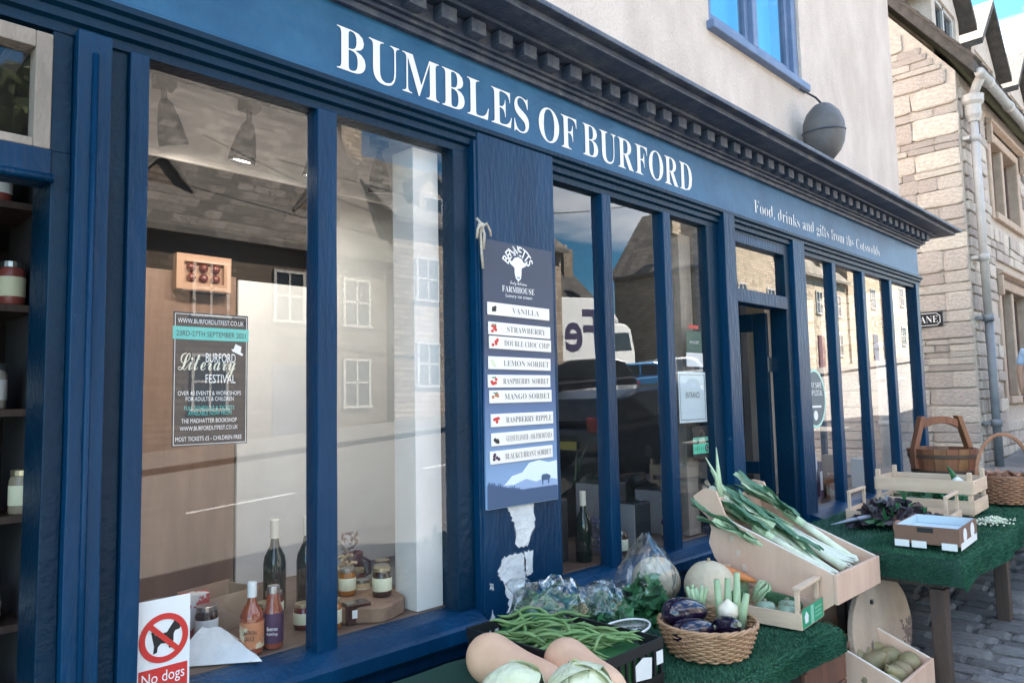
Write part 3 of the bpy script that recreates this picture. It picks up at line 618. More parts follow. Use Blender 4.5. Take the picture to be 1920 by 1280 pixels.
def car(label, x, y, colr, rz=0, suv=1.0):
    c = thing('parked_car', label, 'car', (x, y, gz(x) - .11), rz, 'cars parked along the street'); c.rotation_euler = (0, -math.atan(SL) * math.cos(rz), rz)
    pm = M("car_paint", colr, .25, coat=1., metal=.3); k = suv
    low = [(-2.1, .3), (-2.12, .62), (-2.05, .86 * k), (-1.9, .95 * k), (1.0, .93 * k), (1.9, .8 * k), (2.1, .66), (2.12, .3)]
    MB().prism(low, lambda a, b, d: (a, d, b), -.86, .86).build('body', pm, c, bevel=.09)
    top = [(-2.0, .93 * k), (-1.72, 1.38 * k), (-1.3, 1.5 * k), (.1, 1.5 * k), (.45, 1.4 * k), (1.15, .92 * k)]
    m = MB(); n_ = len(top)
    for sg_ in (-1, 1): m.v += [(a, sg_ * (.82 - .2 * max(0, (b - .93 * k))), b) for a, b in top]
    m.f += [tuple(range(n_))[::-1], tuple(range(n_, 2 * n_))] + [(i, (i + 1) % n_, n_ + (i + 1) % n_, n_ + i) for i in range(n_)]
    m.build('cabin', pm, c, bevel=.05)
    for s_ in (-1, 1):
        for pts in (((-1.75, 1.0), (-1.5, 1.36), (-.75, 1.41), (-.72, 1.0)), ((-.62, 1.0), (-.65, 1.41), (.05, 1.41), (.75, 1.0))):
            MB().prism(pts, lambda a, b, d: (a, d * (.835 - .2 * (b * k - .93 * k)), b * k), s_, s_ * 1.012).build('side_window', CARGL, c)
    MB().prism([(-1.985, 1.0), (-1.745, 1.34)], lambda a, b, d: (a, d, b * k), -.6, .6)
    MB().quad((-1.985, -.62, 1.0 * k), (-1.985, .62, 1.0 * k), (-1.75, .56, 1.36 * k), (-1.75, -.56, 1.36 * k)).build('rear_window', CARGL, c, fix=False)
    MB().quad((1.13, -.68, .96 * k), (1.13, .68, .96 * k), (.5, .62, 1.38 * k), (.5, -.62, 1.38 * k)).build('windscreen', CARGL, c, fix=False)
    for s_ in (-1, 1):
        MB().box(-2.14, -2.04, s_ * .62 - .16, s_ * .62 + .16, .66, .86).build('tail_light', LAMPR, c, bevel=.02)
        MB().box(2.03, 2.13, s_ * .62 - .18, s_ * .62 + .18, .56, .7).build('headlight', LAMPW, c, bevel=.02)
        for xx in (-1.32, 1.32): wheel(c, xx, s_ * .78, .32)
    MB().box(-2.15, -2.12, -.26, .26, .42, .53).build('number_plate', PLATE, c, fix=False); MB().box(2.12, 2.15, -.26, .26, .36, .47).build('number_plate', PAPERW, c, fix=False)
    return c
car('dark hatchback parked at the near kerb, mirrored in the middle panes', 10.2, -4.75, (.008, .011, .018), 0, .8)
car('black estate car parked nose out below the lorry', 18.2, -13.2, (.01, .012, .015), math.pi + .5, 1.12)
car('blue saloon car parked beside the black estate', 22.6, -14.6, (.03, .15, .34), math.pi + .5, .95)
car('silver car parked beyond the blue saloon', 26.0, -15.2, (.3, .31, .32), math.pi + .5, 1.)
lo = thing('delivery_lorry', 'white box lorry with large dark lettering on its side', 'lorry', (24.2, -18.8, gz(26) + .1)); lo.rotation_euler = (0, -math.atan(SL), 0)
LW = M("lorry_white", (.72, .72, .72), .4, coat=.3)
bx = MB().box(-5.2, 1.6, -1.25, 1.25, 1.05, 4.0).build('cargo_box', LW, lo, bevel=.05)
text('lettering', "FedEx", M("lorry_lettering", (.03, .02, .07), .5), bx, -1.35, 5.0, 1.7, 3.5, 0, None, .02, Matrix(((-1, 0, 0, 0), (0, -1, 0, 1.256), (0, 0, 1, 0), (0, 0, 0, 1))))
MB().xz([(1.75, .55), (4.0, .55), (4.05, 1.5), (3.85, 2.6), (3.5, 2.85), (1.75, 3.0)], -1.2, 1.2).build('cab', LW, lo, bevel=.1)
MB().xz([(1.75, 3.0), (3.2, 2.95), (2.6, 3.6), (1.8, 3.95)], -1.1, 1.1).build('air_deflector', LW, lo, bevel=.1)
MB().quad((4.03, -1.0, 1.62), (4.03, 1.0, 1.62), (3.87, .95, 2.55), (3.87, -.95, 2.55)).build('windscreen', CARGL, lo, fix=False)
MB().xz([(2.5, 1.65), (3.75, 1.65), (3.6, 2.45), (2.5, 2.45)], 1.2, 1.215).build('side_window', CARGL, lo)
MB().box(3.4, 4.12, -1.18, 1.18, .4, .85).build('bumper', M("bumper_grey", (.2, .2, .2), .6), lo, bevel=.04)
for s_ in (-1, 1):
    MB().box(4.06, 4.13, s_ * .9 - .15, s_ * .9 + .15, .95, 1.15).build('headlight', LAMPW, lo, bevel=.02)
    for xx in (-3.9, 2.9): wheel(lo, xx, s_ * 1.05, .5, .5)
MB().box(-5.1, 1.6, -.9, .9, .75, 1.04).build('chassis', BLACKP, lo, fix=False)
# ================================================================ window displays (fixed parts belong to the shop)
B('display_shelf', FLOORW, shop, .69, 1.94, .08, 1.0, .70, .785)
B('display_shelf', FLOORW, shop, 2.42, 3.9, .08, .62, .70, .785)
B('display_shelf', FLOORW, shop, 5.08, 7.55, .08, .62, .68, .77)
B('display_board', PLYB, shop, .69, 1.455, 1.0, 1.02, .3, 2.13)
B('display_board', BOARDW, shop, 1.467, 2.6, 1.003, 1.02, .3, 2.12)
B('display_board', BOARDW, shop, 1.87, 2.75, .985, 1.0, .786, 2.845)
B('display_valance', BEIGE, shop, .69, 2.40, .66, .675, 2.49, 2.799)
B('display_soffit', BEIGE, shop, .55, 2.42, .12, .985, 2.80, 2.845)
B('inner_post', BOARDW, shop, 1.735, 1.86, .085, .22, .786, 2.55)
B('display_side', BOARDW, shop, 2.405, 2.42, .11, .98, .786, 2.80)
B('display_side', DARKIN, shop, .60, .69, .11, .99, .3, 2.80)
# track lights
LAMPM = M("dull_metal_lamp", (.05, .048, .05), .5, metal=.2); GLOWW = bpy.data.materials.new("lamp_glow"); GLOWW.use_nodes = True
GLOWW.node_tree.nodes['Principled BSDF'].inputs['Emission Color'].default_value = (1, .95, .85, 1); GLOWW.node_tree.nodes['Principled BSDF'].inputs['Emission Strength'].default_value = 4
tr_ = thing('track_light_rail', 'grey ceiling rail carrying the spot lamps in the left window', 'light rail', (.72, .45, 2.735))
MB().box(0, 1.25, -.02, .02, -.02, .02).build('rail', LAMPM, tr_, bevel=.003); 
for x in (.15, 1.1): MB().box(x, x + .03, -.01, .01, .0201, .045).build('hanger', LAMPM, tr_, fix=False)
for i, (x, tilt, lb) in enumerate(((.965, -.3, 'spot lamp nearest the left post, tilted to the street'), (1.275, .1, 'spot lamp above the white board in the left pane'), (1.59, .15, 'spot lamp half hidden behind the window mullion'), (1.865, -.12, 'spot lamp alone above the second pane'))):
    l_ = thing('spot_lamp', lb, 'lamp', (x - .03, .45, 2.714), 0, 'spot lamps on the rail')
    MB().box(-.035, .035, -.025, .025, -.05, 0).build('adapter', LAMPM, l_, bevel=.004)
    MB().tube([(0, 0, -.05), (0, 0, -.1)], .011, 8).build('stem', LAMPM, l_)
    mt = Matrix.Translation((0, 0, -.085)) @ Matrix.Rotation(tilt, 4, 'Y') @ Matrix.Rotation(.18, 4, 'X')
    MB().lathe([(.011, .0), (.024, -.02), (.037, -.07), (.046, -.12), (.05, -.16), (.047, -.16), (.041, -.12), (.018, -.05)], 16).xf(mt).build('lamp_shade', LAMPM, l_, smooth=True)
    MB().lathe([(.005, -.145), (.04, -.147), (.04, -.149), (.005, -.152)], 16).xf(mt).build('bulb', GLOWW, l_)
    s_ = bpy.data.lights.new("spot", 'SPOT'); s_.energy = .85; s_.spot_size = R(140); s_.spot_blend = 1.; s_.color = (1, .93, .82); s_.shadow_soft_size = .04
    so_ = bpy.data.objects.new("lamp_light", s_); col.objects.link(so_); so_.parent = l_; so_.matrix_local = mt @ Matrix.Translation((0, 0, -.17)) @ Matrix.Rotation(R(25), 4, 'X')

# bottles, jars and packets
GREENB = M("dark_bottle_glass", (.006, .016, .012), .08, coat=.5); CREAM = M("cream_foil", (.75, .7, .58), .4); SAUCE = M("sauce_red", (.28, .07, .035), .15, coat=.6)
ORL = M("orange_label", (.5, .2, .09), .65, (.6, .52, .36), 12, lo=.5, hi=.54); PURL = M("purple_label", (.07, .03, .075), .65); CRL = M("cream_label", (.72, .72, .52), .6); CHUT = M("chutney_brown", (.05, .02, .015), .15, coat=.5)
GOLDL = M("jar_lid_gold", (.5, .42, .28), .35, metal=.8)
def bottle(label, x, y, z, h, r, glass, cap, lab=None, lh=(.2, .5), group=None, name='bottle', short=False):
    b = thing(name, label, 'bottle', (x, y, z), 0, group)
    pr = [(r * .85, 0), (r, .006), (r, h * .52), (r * .9, h * .6), (r * .42, h * .72), (r * .36, h * .78), (r * .36, h * .98)] if not short else [(r * .85, 0), (r, .006), (r, h * .58), (r * .78, h * .7), (r * .62, h * .8), (r * .6, h * .98)]
    MB().lathe(pr, 20).build('glass_body', glass, b, smooth=True)
    rc = r * (.4 if not short else .66)
    MB().lathe([(rc, h * .8 if not short else h * .9), (rc, h), (rc * .9, h + .003)], 16).build('cap', cap, b, smooth=False)
    if lab: MB().lathe([(r + .0008, h * lh[0]), (r + .0012, h * lh[0] + .001), (r + .0012, h * lh[1]), (r + .0008, h * lh[1] + .001)], 24).build('paper_label', lab, b, smooth=True)
    return b
ws = .786
bottle('dark wine bottle with white capsule in the left pane', 1.40, .53, ws, .335, .042, GREENB, CREAM)
bottle('dark wine bottle with red-banded capsule half behind the mullion', 1.505, .47, ws, .34, .042, GREENB, CREAM)
k1 = bottle('sauce bottle with orange and cream label and white cap', 1.112, .124, ws, .215, .036, SAUCE, PAPERW, ORL, (.1, .46))
k2 = bottle('ketchup bottle with purple label and silver cap', 1.185, .126, ws, .19, .031, SAUCE, WIRE, PURL, (.1, .58), short=True)
for par, bd_, m_, x0, x1, z0, z1, y in ((k1, "SAFFRON", BLACKP, -.02, .022, .065, .078, -.0385), (k1, "SAUCE", BLACKP, -.014, .016, .047, .06, -.0385), (k2, "Beetroot", WHITE, -.013, .02, .06, .072, -.0335), (k2, "Ketchup", WHITE, -.013, .02, .043, .055, -.0335)):
    ob = text('label_lettering', bd_, m_, par, x0, x1, z0, z1, y); ob.rotation_euler = (0, 0, R(-38))
def jar(label, x, y, z, h, r, fill, lid, lab=CRL, group=None):
    j = thing('jar', label, 'jar', (x, y, z), 0, group)
    MB().lathe([(r * .9, 0), (r, .006), (r, h * .75), (r * .85, h * .85), (r * .82, h * .88)], 18).build('jar_body', fill, j, smooth=True)
    MB().lathe([(r * .88, h * .86), (r * .9, h * .87), (r * .9, h * .99), (r * .84, h)], 18).build('lid', lid, j)
    if lab: MB().lathe([(r + .0005, h * .2), (r + .001, h * .21), (r + .001, h * .64), (r + .0005, h * .65)], 18).build('paper_label', lab, j, smooth=True)
    return j
lg = thing('log_slice', 'bark-edged slice of log used as a display stand', 'log', (1.60, .24, ws))
lm = MB(); n_ = 26
for zz, k in ((0, .97), (.006, 1.), (.05, 1.0), (.056, .97)):
    for i in range(n_):
        a = 6.283 * i / n_; r_ = (.15 + .012 * math.sin(3 * a) + .008 * math.sin(7 * a + 1)) * k; lm.v.append((r_ * math.cos(a) * 1.1, r_ * math.sin(a), zz))
for j in range(3): lm.f += [(j * n_ + i, j * n_ + (i + 1) % n_, (j + 1) * n_ + (i + 1) % n_, (j + 1) * n_ + i) for i in range(n_)]
lm.f += [tuple(range(n_))[::-1], tuple(range(3 * n_, 4 * n_))]; lm.build('log', M("log_wood", (.3, .19, .12), .8, (.2, .12, .08), 10, .4, 40), lg)
jar('chutney jar with cream label standing on the log slice', 1.66, .2, ws + .057, .105, .036, CHUT, GOLDL)
jar('small glass jar behind the chutney jar', 1.80, .40, ws, .12, .036, JARGLASS, WIRE, PAPERW)
jar('small dark jar next to the white inner post', 1.86, .48, ws, .12, .036, CHUT, GOLDL, PAPERW)
jar('squat jar at the far left of the left pane', .98, .5, ws, .11, .04, CHUT, WIRE, PAPERW)
PASTA = M("pasta_shapes", (.6, .43, .24), .6); 
def blobbag(name, label, cat, x, y, z, sx, sy, sz, fill, n, fs, bagm=BAG, seed=1, parent=None):
    q = random.Random(seed); t = thing(name, label, cat, (x, y, z))
    f = MB()
    for i in range(n):
        p = Vector((q.uniform(-1, 1) * sx * .75, q.uniform(-1, 1) * sy * .75, q.uniform(.06, .72) * sz)); a = Vector((q.gauss(0, 1), q.gauss(0, 1), q.gauss(0, 1))).normalized()
        f.tube([p - a * fs, p + Vector((0, 0, fs * .5)), p + a * fs], fs * .33, 5)
    f = f.build('contents', fill, t, fix=False); f['kind'] = 'stuff'
    bagshape(sx, sy, sz, seed).build('bag_film', bagm, t, smooth=True)
    return t
def bagshape(sx, sy, sz, seed, n=22, k=12, neck=.25):
    m = MB()
    for i in range(k + 1):
        t = i / k; pr = (math.sin(min(1, t * 2.2) * math.pi / 2) ** .6) * (1 - max(0, (t - .55) / .45) ** 1.2 * (1 - neck)); pr = max(pr, .05)
        for j in range(n):
            a = 6.283 * j / n; w_ = 1 + .2 * fbm((math.cos(a) * 2.5 + seed, math.sin(a) * 2.5, t * 6)) + .08 * math.sin(a * 9 + seed + t * 4) * (t > .3)
            m.v.append((sx * pr * w_ * math.cos(a), sy * pr * w_ * math.sin(a), sz * t + .02 * sz * math.sin(a * 5) * (t > .95)))
    for i in range(k): m.f += [(i * n + j, i * n + (j + 1) % n, (i + 1) * n + (j + 1) % n, (i + 1) * n + j) for j in range(n)]
    m.f.append(tuple(range(n))[::-1]); return m
blobbag('pasta_bag', 'clear bag of pasta shapes right of the mullion', 'pasta bag', 1.60, .44, ws, .085, .06, .24, PASTA, 70, .02, seed=3)
SAUC = M("paper_sachet", (.72, .77, .8), .7, (.62, .68, .72), 8, .2, 30)
def sachet(label, x, y, rz, s=1.):
    A_, B2, C_, D_, R1, R2 = [Vector(p) for p in ((-.13, -.05, 0), (.14, -.1, 0), (.11, .05, 0), (-.1, .07, 0), (-.035, .03, .085), (.02, .045, .075))]
    bm = bmesh.new(); vs = [bm.verts.new(p) for p in (A_, B2, C_, D_, R1, R2)]
    for f in ((0, 1, 5, 4), (1, 2, 5), (2, 3, 4, 5), (3, 0, 4)): bm.faces.new([vs[i] for i in f])
    bmesh.ops.subdivide_edges(bm, edges=bm.edges[:], cuts=5, use_grid_fill=True)
    for v in bm.verts:
        if v.co.z > .002: v.co += Vector((0, 0, 1)) * .006 * noise.noise(v.co * 38) + Vector((.5, 1, 0)) * .004 * noise.noise(v.co * 50)
        v.co *= s
    me = bpy.data.meshes.new('paper_sachet'); bm.to_mesh(me); bm.free(); me.materials.append(SAUC); o = link('paper_sachet', me)
    o.location = (x, y, ws + .004); o.rotation_euler = (0, 0, rz); sm_ = o.modifiers.new('t', 'SOLIDIFY'); sm_.thickness = .002; tag(o, label, 'sachet')
sachet('folded pale paper sachet lying beside the sauce bottle', 1.01, .17, R(-25)); sachet('pale paper sachet half behind the no-dogs notice', .86, .2, R(20), .9)
cb = thing('open_carton', 'small brown carton standing open behind the sauce bottles', 'carton', (1.17, .5, ws), R(15))
CARD = M("brown_cardboard", (.42, .29, .19), .8, (.36, .24, .155), 5)
for a in ((-.11, .11, -.08, -.076, 0, .12), (-.11, .11, .076, .08, 0, .13), (-.11, -.106, -.076, .076, 0, .12), (.106, .11, -.076, .076, 0, .12)): MB().box(*a).build('side', CARD, cb, fix=False)
MB().box(-.106, .106, -.076, .076, 0, .004).build('bottom', CARD, cb, fix=False)
tn = thing('food_tin', 'red and white lidded tin behind the no-dogs notice', 'tin', (.93, .42, ws))
MB().lathe([(.05, 0), (.05, .13)], 20).build('tin_body', M("tin_red_print", (.45, .07, .045), .4, (.7, .68, .62), 22, lo=.5, hi=.52), tn, smooth=False); MB().lathe([(.052, .13), (.052, .142), (.045, .145)], 20).build('lid', WIRE, tn)
ch = thing('chocolate_box', 'orange gift box with rows of wrapped chocolates above the brown board', 'gift box', (1.295, .955, 2.05))
OR = M("orange_box_card", (.42, .24, .145), .6); CHC = M("chocolate_wrap", (.16, .035, .02), .3, coat=.4)
for a in ((-.116, .116, .0, .04, 0, .03), (-.116, .116, 0, .04, .118, .15), (-.116, -.085, 0, .04, .03, .118), (.085, .116, 0, .04, .03, .118), (-.085, .085, .02, .04, .03, .118)): MB().box(*a).build('box_card', OR, ch, fix=False)
for i in range(3):
    for j in range(2): MB().lathe([(.004, -.02), (.016, -.012), (.02, 0), (.016, .012), (.004, .02)], 10, (-.052 + i * .052, .012, .052 + j * .044)).build('chocolate', CHC, ch, smooth=True)
B('box_ledge', CHARW, shop, 1.2, 1.39, .95, 1.0, 2.04, 2.049)

HONEY = M("honey_amber", (.35, .13, .02), .1, coat=.5); JAM = M("dark_red_jam", (.12, .012, .015), .12, coat=.5); GREY = M("grey_pattern_card", (.35, .34, .35), .6, (.7, .68, .66), 60, lo=.48, hi=.52); LACE = M("lace_pattern", (.75, .7, .66), .7, (.2, .12, .1), 70, lo=.5, hi=.54)
for lb, x, y, h, r_, fm, lm_ in (('amber honey jar behind the purple-labelled bottle', 1.25, .3, .1, .034, HONEY, GOLDL), ('dark jam jar beside the white board', 1.33, .4, .105, .034, JAM, WIRE), ('squat jam jar next to the left mullion', 1.36, .24, .085, .036, JAM, GOLDL), ('honey jar at the foot of the mullion', 1.42, .16, .1, .034, HONEY, GOLDL),
        ('amber jar on the back edge of the log slice', 1.58, .31, .1, .032, HONEY, WIRE), ('dark jam jar behind the log slice', 1.72, .46, .11, .034, JAM, GOLDL), ('pale mustard jar near the inner post', 1.68, .36, .09, .03, PASTA, WIRE), ('glass jar with a grey lid beside the tin', 1.06, .34, .12, .036, CHUT, WIRE)): jar(lb, x, y, ws + (.057 if 'on the back edge' in lb else 0), h, r_, fm, lm_, PAPERW if 'glass' in lb else CRL)
pm2 = thing('pine_cone_jug', 'patterned jug with a lace card standing behind the log slice', 'jug', (1.78, .58, ws)); MB().lathe([(.03, 0), (.05, .02), (.055, .07), (.04, .12), (.045, .15), (.04, .15), (.035, .12)], 18).build('jug_body', M("plum_glaze", (.12, .05, .055), .35), pm2, smooth=True); MB().tube([(.05, 0, .12), (.085, 0, .1), (.085, 0, .05), (.052, 0, .04)], .007, 7).build('handle', M("plum_glaze_dark", (.1, .04, .045), .35), pm2, smooth=True); MB().box(-.04, .04, .02, .024, .151, .23).build('lace_card', LACE, pm2, fix=False)
for lb, x, y, wd, dp2, h, m_ in (('red and white printed packet behind the sauce bottles', 1.0, .4, .09, .05, .15, M("red_white_packet", (.5, .06, .05), .5, (.75, .72, .68), 16, lo=.5, hi=.53)), ('grey patterned gift packet by the mullion', 1.44, .34, .1, .05, .13, GREY), ('brown paper packet lying at the left', .84, .42, .1, .08, .12, CARD), ('small dark biscuit box right of the mullion', 1.47, .14, .09, .06, .07, CHUT)):
    g_ = thing('packet', lb, 'packet', (x, y, ws), R(-12)); MB().box(0, wd, 0, dp2, 0, h).build('packet_box', m_, g_, bevel=.004); MB().box(wd * .2, wd * .8, -.0018, -.0004, h * .3, h * .7).build('packet_label', PAPERW, g_, fix=False)
# middle window goods
GBX = M("charcoal_gift_box", (.02, .023, .027), .4); GRE = M("grey_box_edge", (.3, .3, .32), .5)
for lb, x, y, wd, dp2, h in (('tall charcoal gift box behind the cellophane bag', 2.66, .22, .10, .2, .30), ('charcoal gift box with rounded grey spine in the fourth pane', 3.12, .25, .16, .22, .33), ('smaller charcoal gift box in front of the taller one', 3.20, .14, .14, .1, .23), ('low charcoal gift box in the fifth pane', 3.62, .24, .18, .2, .25)):
    g_ = thing('gift_box', lb, 'gift box', (x, y, ws)); MB().box(0, wd, 0, dp2, 0, h).build('box', GBX, g_, bevel=.008); MB().box(-.004, -.0005, .004, dp2 - .004, .004, h - .006).build('spine', GRE, g_, fix=False)
bottle('dark bottle with cream capsule between gift boxes', 2.80, .16, ws, .33, .04, GREENB, CREAM)
blobbag('crisp_bag', 'cellophane bag of red and brown snacks beside the blue pilaster', 'snack bag', 2.52, .16, ws, .06, .05, .33, M("snack_mix", (.4, .12, .06), .4, (.55, .35, .18), 30), 110, .02, seed=5)
blobbag('lavender_bag', 'cellophane bag of dried lavender in the fourth pane', 'herb bag', 2.98, .2, ws, .05, .04, .26, M("dried_lavender", (.13, .12, .2), .7), 60, .018, seed=6)
for lb, x, y, h, r_, fm, lm_ in (('jar of preserve at the left of the third pane', 2.6, .36, .12, .036, JAM, GOLDL), ('honey jar beside the dark bottle', 2.74, .38, .12, .036, HONEY, WIRE), ('pickle jar at the foot of the fourth pane', 3.04, .12, .12, .036, CHUT, WIRE), ('jar with white label in the fifth pane', 3.52, .15, .13, .04, JAM, GOLDL), ('honey jar at the end of the fifth pane', 3.74, .3, .12, .038, HONEY, GOLDL)): jar(lb, x, y, ws, h, r_, fm, lm_)
bl = thing('waxed_cheese', 'round red cheese in the smaller gift box window', 'cheese', (3.42, .3, ws + .02)); MB().lathe([(.005, 0), (.04, .012), (.055, .05), (.05, .085), (.02, .11), (.004, .115)], 18).build('wax_ball', M("red_wax", (.25, .04, .03), .4), bl, smooth=True); MB().box(-.05, .05, -.05, .05, -.02, 0.0).build('stand', CARD, bl, fix=False)
# dim shelving inside
q5 = random.Random(5)
cols5 = [M("goods_%d" % i, c, .4, coat=.2) for i, c in enumerate(((.3, .25, .18), (.08, .12, .1), (.25, .06, .05), (.4, .38, .33), (.05, .06, .09), (.3, .17, .06)))]
def shelf_unit(label, x0, x1, y, z0, n, item, group):
    s_ = thing('shop_shelves', label, 'shelves', (x0, y, .2)); wd = x1 - x0
    for x in (0, wd - .02): MB().box(x, x + .02, 0, .28, 0, 2.2).build('upright', CHARW, s_, fix=False)
    for i in range(n):
        zz = z0 + i * (2.0 - z0) / max(1, n - 1); MB().box(.021, wd - .021, 0, .28, zz, zz + .022).build('shelf', CHARW, s_, fix=False)
        x = x0 + .08
        while x < x1 - .045:
            if item == 'jar': jar(group, x, y + .05, .2 + zz + .022, q5.uniform(.11, .15), .038, q5.choice(cols5), q5.choice((WIRE, GOLDL, BLACKP)), q5.choice((PAPERW, CRL, PAPERW)), 'jars on the dim shop shelves')
            x += q5.uniform(.09, .12)
shelf_unit('dark shelf unit just inside the left doorway', .12, .64, .60, .35, 6, 'jar', 'small labelled jar on the shelf unit inside the left doorway')
shelf_unit('dark shelf unit deep in the shop behind the middle panes', 3.0, 4.6, 2.6, .5, 4, 'jar', 'small labelled jar on the shelf unit behind the middle panes')
# white inner strip with notices in pane five
B('inner_post', BARE, shop, 3.665, 3.79, .11, .16, .79, 2.5)

# ================================================================ notices and signs
TEAL = M("teal_print", (.1, .55, .5), .5); DKP = M("dark_poster", (.012, .02, .028), .4); REDP = M("red_print", (.6, .035, .03), .45); BLK = M("black_print", (.012, .012, .014), .5); GRN = M("green_print", (.02, .24, .12), .5)
po = thing('festival_poster', 'dark literary festival poster with a teal date band in the left pane', 'poster', (.829, .05, 1.443))
MB().box(0, .226, 0, .002, 0, .393).build('sheet', DKP, po, fix=False)
bo = MB()
for a in ((.004, .222, -.0008, 0, .386, .3875), (.004, .222, -.0008, 0, .004, .0055), (.004, .0055, -.0008, 0, .0055, .386), (.2205, .222, -.0008, 0, .0055, .386)): bo.box(*a)
bo.build('border', WHITE, po, fix=False)
MB().box(-.002, .228, -.0016, -.0009, .312, .35).build('date_band', TEAL, po, fix=False)
def pl(b, x0, x1, z0, z1, m_=WHITE, st=None, y=-.0012): text('poster_text', b, m_, po, x0, x1, z0, z1, y, st)
pl("WWW.BURFORDLITFEST.CO.UK", .012, .212, .36, .374); pl("23RD-27TH SEPTEMBER 2021", .008, .218, .322, .338, BLK, y=-.0021)
pl("BURFORD", .095, .187, .246, .274); pl("Literary", .014, .187, .198, .272, M("cream_print", (.75, .74, .6), .5), 'script', -.0018); pl("FESTIVAL", .095, .187, .184, .21)
for b, z, m_, x0, x1 in (("OVER 40 EVENTS & WORKSHOPS", .148, WHITE, .015, .205), ("FOR ADULTS & CHILDREN", .131, WHITE, .038, .182), ("FULL SCHEDULE & TICKETS", .104, TEAL, .034, .184), ("AVAILABLE NOW FROM", .089, TEAL, .045, .175), ("THE MADHATTER BOOKSHOP", .067, WHITE, .026, .192), ("WWW.BURFORDLITFEST.CO.UK", .045, WHITE, .022, .196), ("MOST TICKETS £5 - CHILDREN FREE", .015, WHITE, .01, .208)): pl(b, x0, x1, z, z + .0125, m_)
MB().xz([(.173, .288), (.177, .281), (.207, .268), (.211, .273), (.202, .279), (.205, .296), (.186, .304), (.18, .288)], -.0019, -.0012).build('hat_emblem', WHITE, po)
nd = thing('no_dogs_notice', 'white notice with a red crossed ring over a dog, low in the left pane', 'notice', (.741, .03, .707))
MB().box(0, .14, 0, .002, 0, .322).build('sheet', PAPERW, nd, fix=False)
def ring(cx, cz, r0, r1, y0, y1, n=40):
    m = MB(); 
    for yy in (y0, y1):
        for i in range(n):
            a = 6.283185 * i / n
            for r_ in (r0, r1): m.v.append((cx + r_ * math.cos(a), yy, cz + r_ * math.sin(a)))
    for i in range(n):
        j = (i + 1) % n; m.f += [(2 * i, 2 * i + 1, 2 * j + 1, 2 * j), (2 * n + 2 * i, 2 * n + 2 * j, 2 * n + 2 * j + 1, 2 * n + 2 * i + 1), (2 * i + 1, 2 * n + 2 * i + 1, 2 * n + 2 * j + 1, 2 * j + 1), (2 * i, 2 * j, 2 * n + 2 * j, 2 * n + 2 * i)]
    return m
ring(.069, .215, .05, .066, -.0016, -.0008).build('red_ring', REDP, nd)
dog = [(-.034, .018), (-.03, .02), (-.022, .008), (.008, .012), (.018, .026), (.024, .034), (.03, .044), (.034, .034), (.046, .024), (.042, .014), (.03, .012), (.026, .004), (.026, -.012), (.022, -.032), (.014, -.032), (.012, -.018), (-.008, -.016), (-.016, -.024), (-.018, -.038), (-.028, -.04), (-.026, -.02), (-.03, -.002)]
MB().xz([(.069 + a, .217 + b) for a, b in dog], -.0007, -.0001).build('dog_silhouette', BLK, nd)
MB().obox((.105, .0006, .014), Matrix.Translation((.069, -.0021, .215)) @ Matrix.Rotation(R(45), 4, 'Y')).build('slash', REDP, nd)
MB().box(.004, .134, -.0008, 0, .02, .138).build('red_panel', REDP, nd, bevel=0, fix=False)
text('lettering', "No dogs", WHITE, nd, .012, .126, .09, .128, -.0014); text('lettering', "except guide dogs", WHITE, nd, .014, .122, .05, .07, -.0014)
# ice-cream board
ic = thing('ice_cream_board', 'tall blue ice-cream flavour board hung on the middle pilaster', 'sign board', (1.968, -.052, 1.14))
ICB = bpy.data.materials.new("printed_blue_gradient"); ICB.use_nodes = True
n_ = ICB.node_tree.nodes; l_ = ICB.node_tree.links; p_ = n_['Principled BSDF']; p_.inputs['Roughness'].default_value = .35
t_ = n_.new("ShaderNodeTexCoord"); s_ = n_.new("ShaderNodeSeparateXYZ"); r_ = n_.new("ShaderNodeValToRGB"); l_.new(t_.outputs['Generated'], s_.inputs[0]); l_.new(s_.outputs['Z'], r_.inputs[0]); l_.new(r_.outputs[0], p_.inputs['Base Color'])
e_ = r_.color_ramp.elements; e_[0].position = .1; e_[0].color = (.22, .36, .58, 1); e_[1].position = .9; e_[1].color = (.012, .032, .075, 1); x_ = e_.new(.42); x_.color = (.06, .12, .26, 1); x_ = e_.new(.6); x_.color = (.02, .048, .11, 1)
MB().box(0, .415, 0, .012, 0, 1.06).build('panel', ICB, ic, bevel=.003)
STRIPW = M("white_flavour_strip", (.88, .83, .77), .5)
INK = M("grey_ink", (.12, .11, .11), .6)
fl = [("VANILLA", .781, 0., BLK), ("STRAWBERRY", .703, .003, REDP), ("DOUBLE CHOC CHIP", .647, .006, REDP), ("LEMON SORBET", .567, .0, CRL), ("RASPBERRY SORBET", .496, -.004, REDP), ("MANGO SORBET", .435, .002, ORL), ("RASPBERRY RIPPLE", .343, .008, REDP), ("GUEST FLAVOUR - ASK FOR DETAILS", .27, .008, BLK), ("BLACKCURRANT SORBET", .201, .0, PURL)]
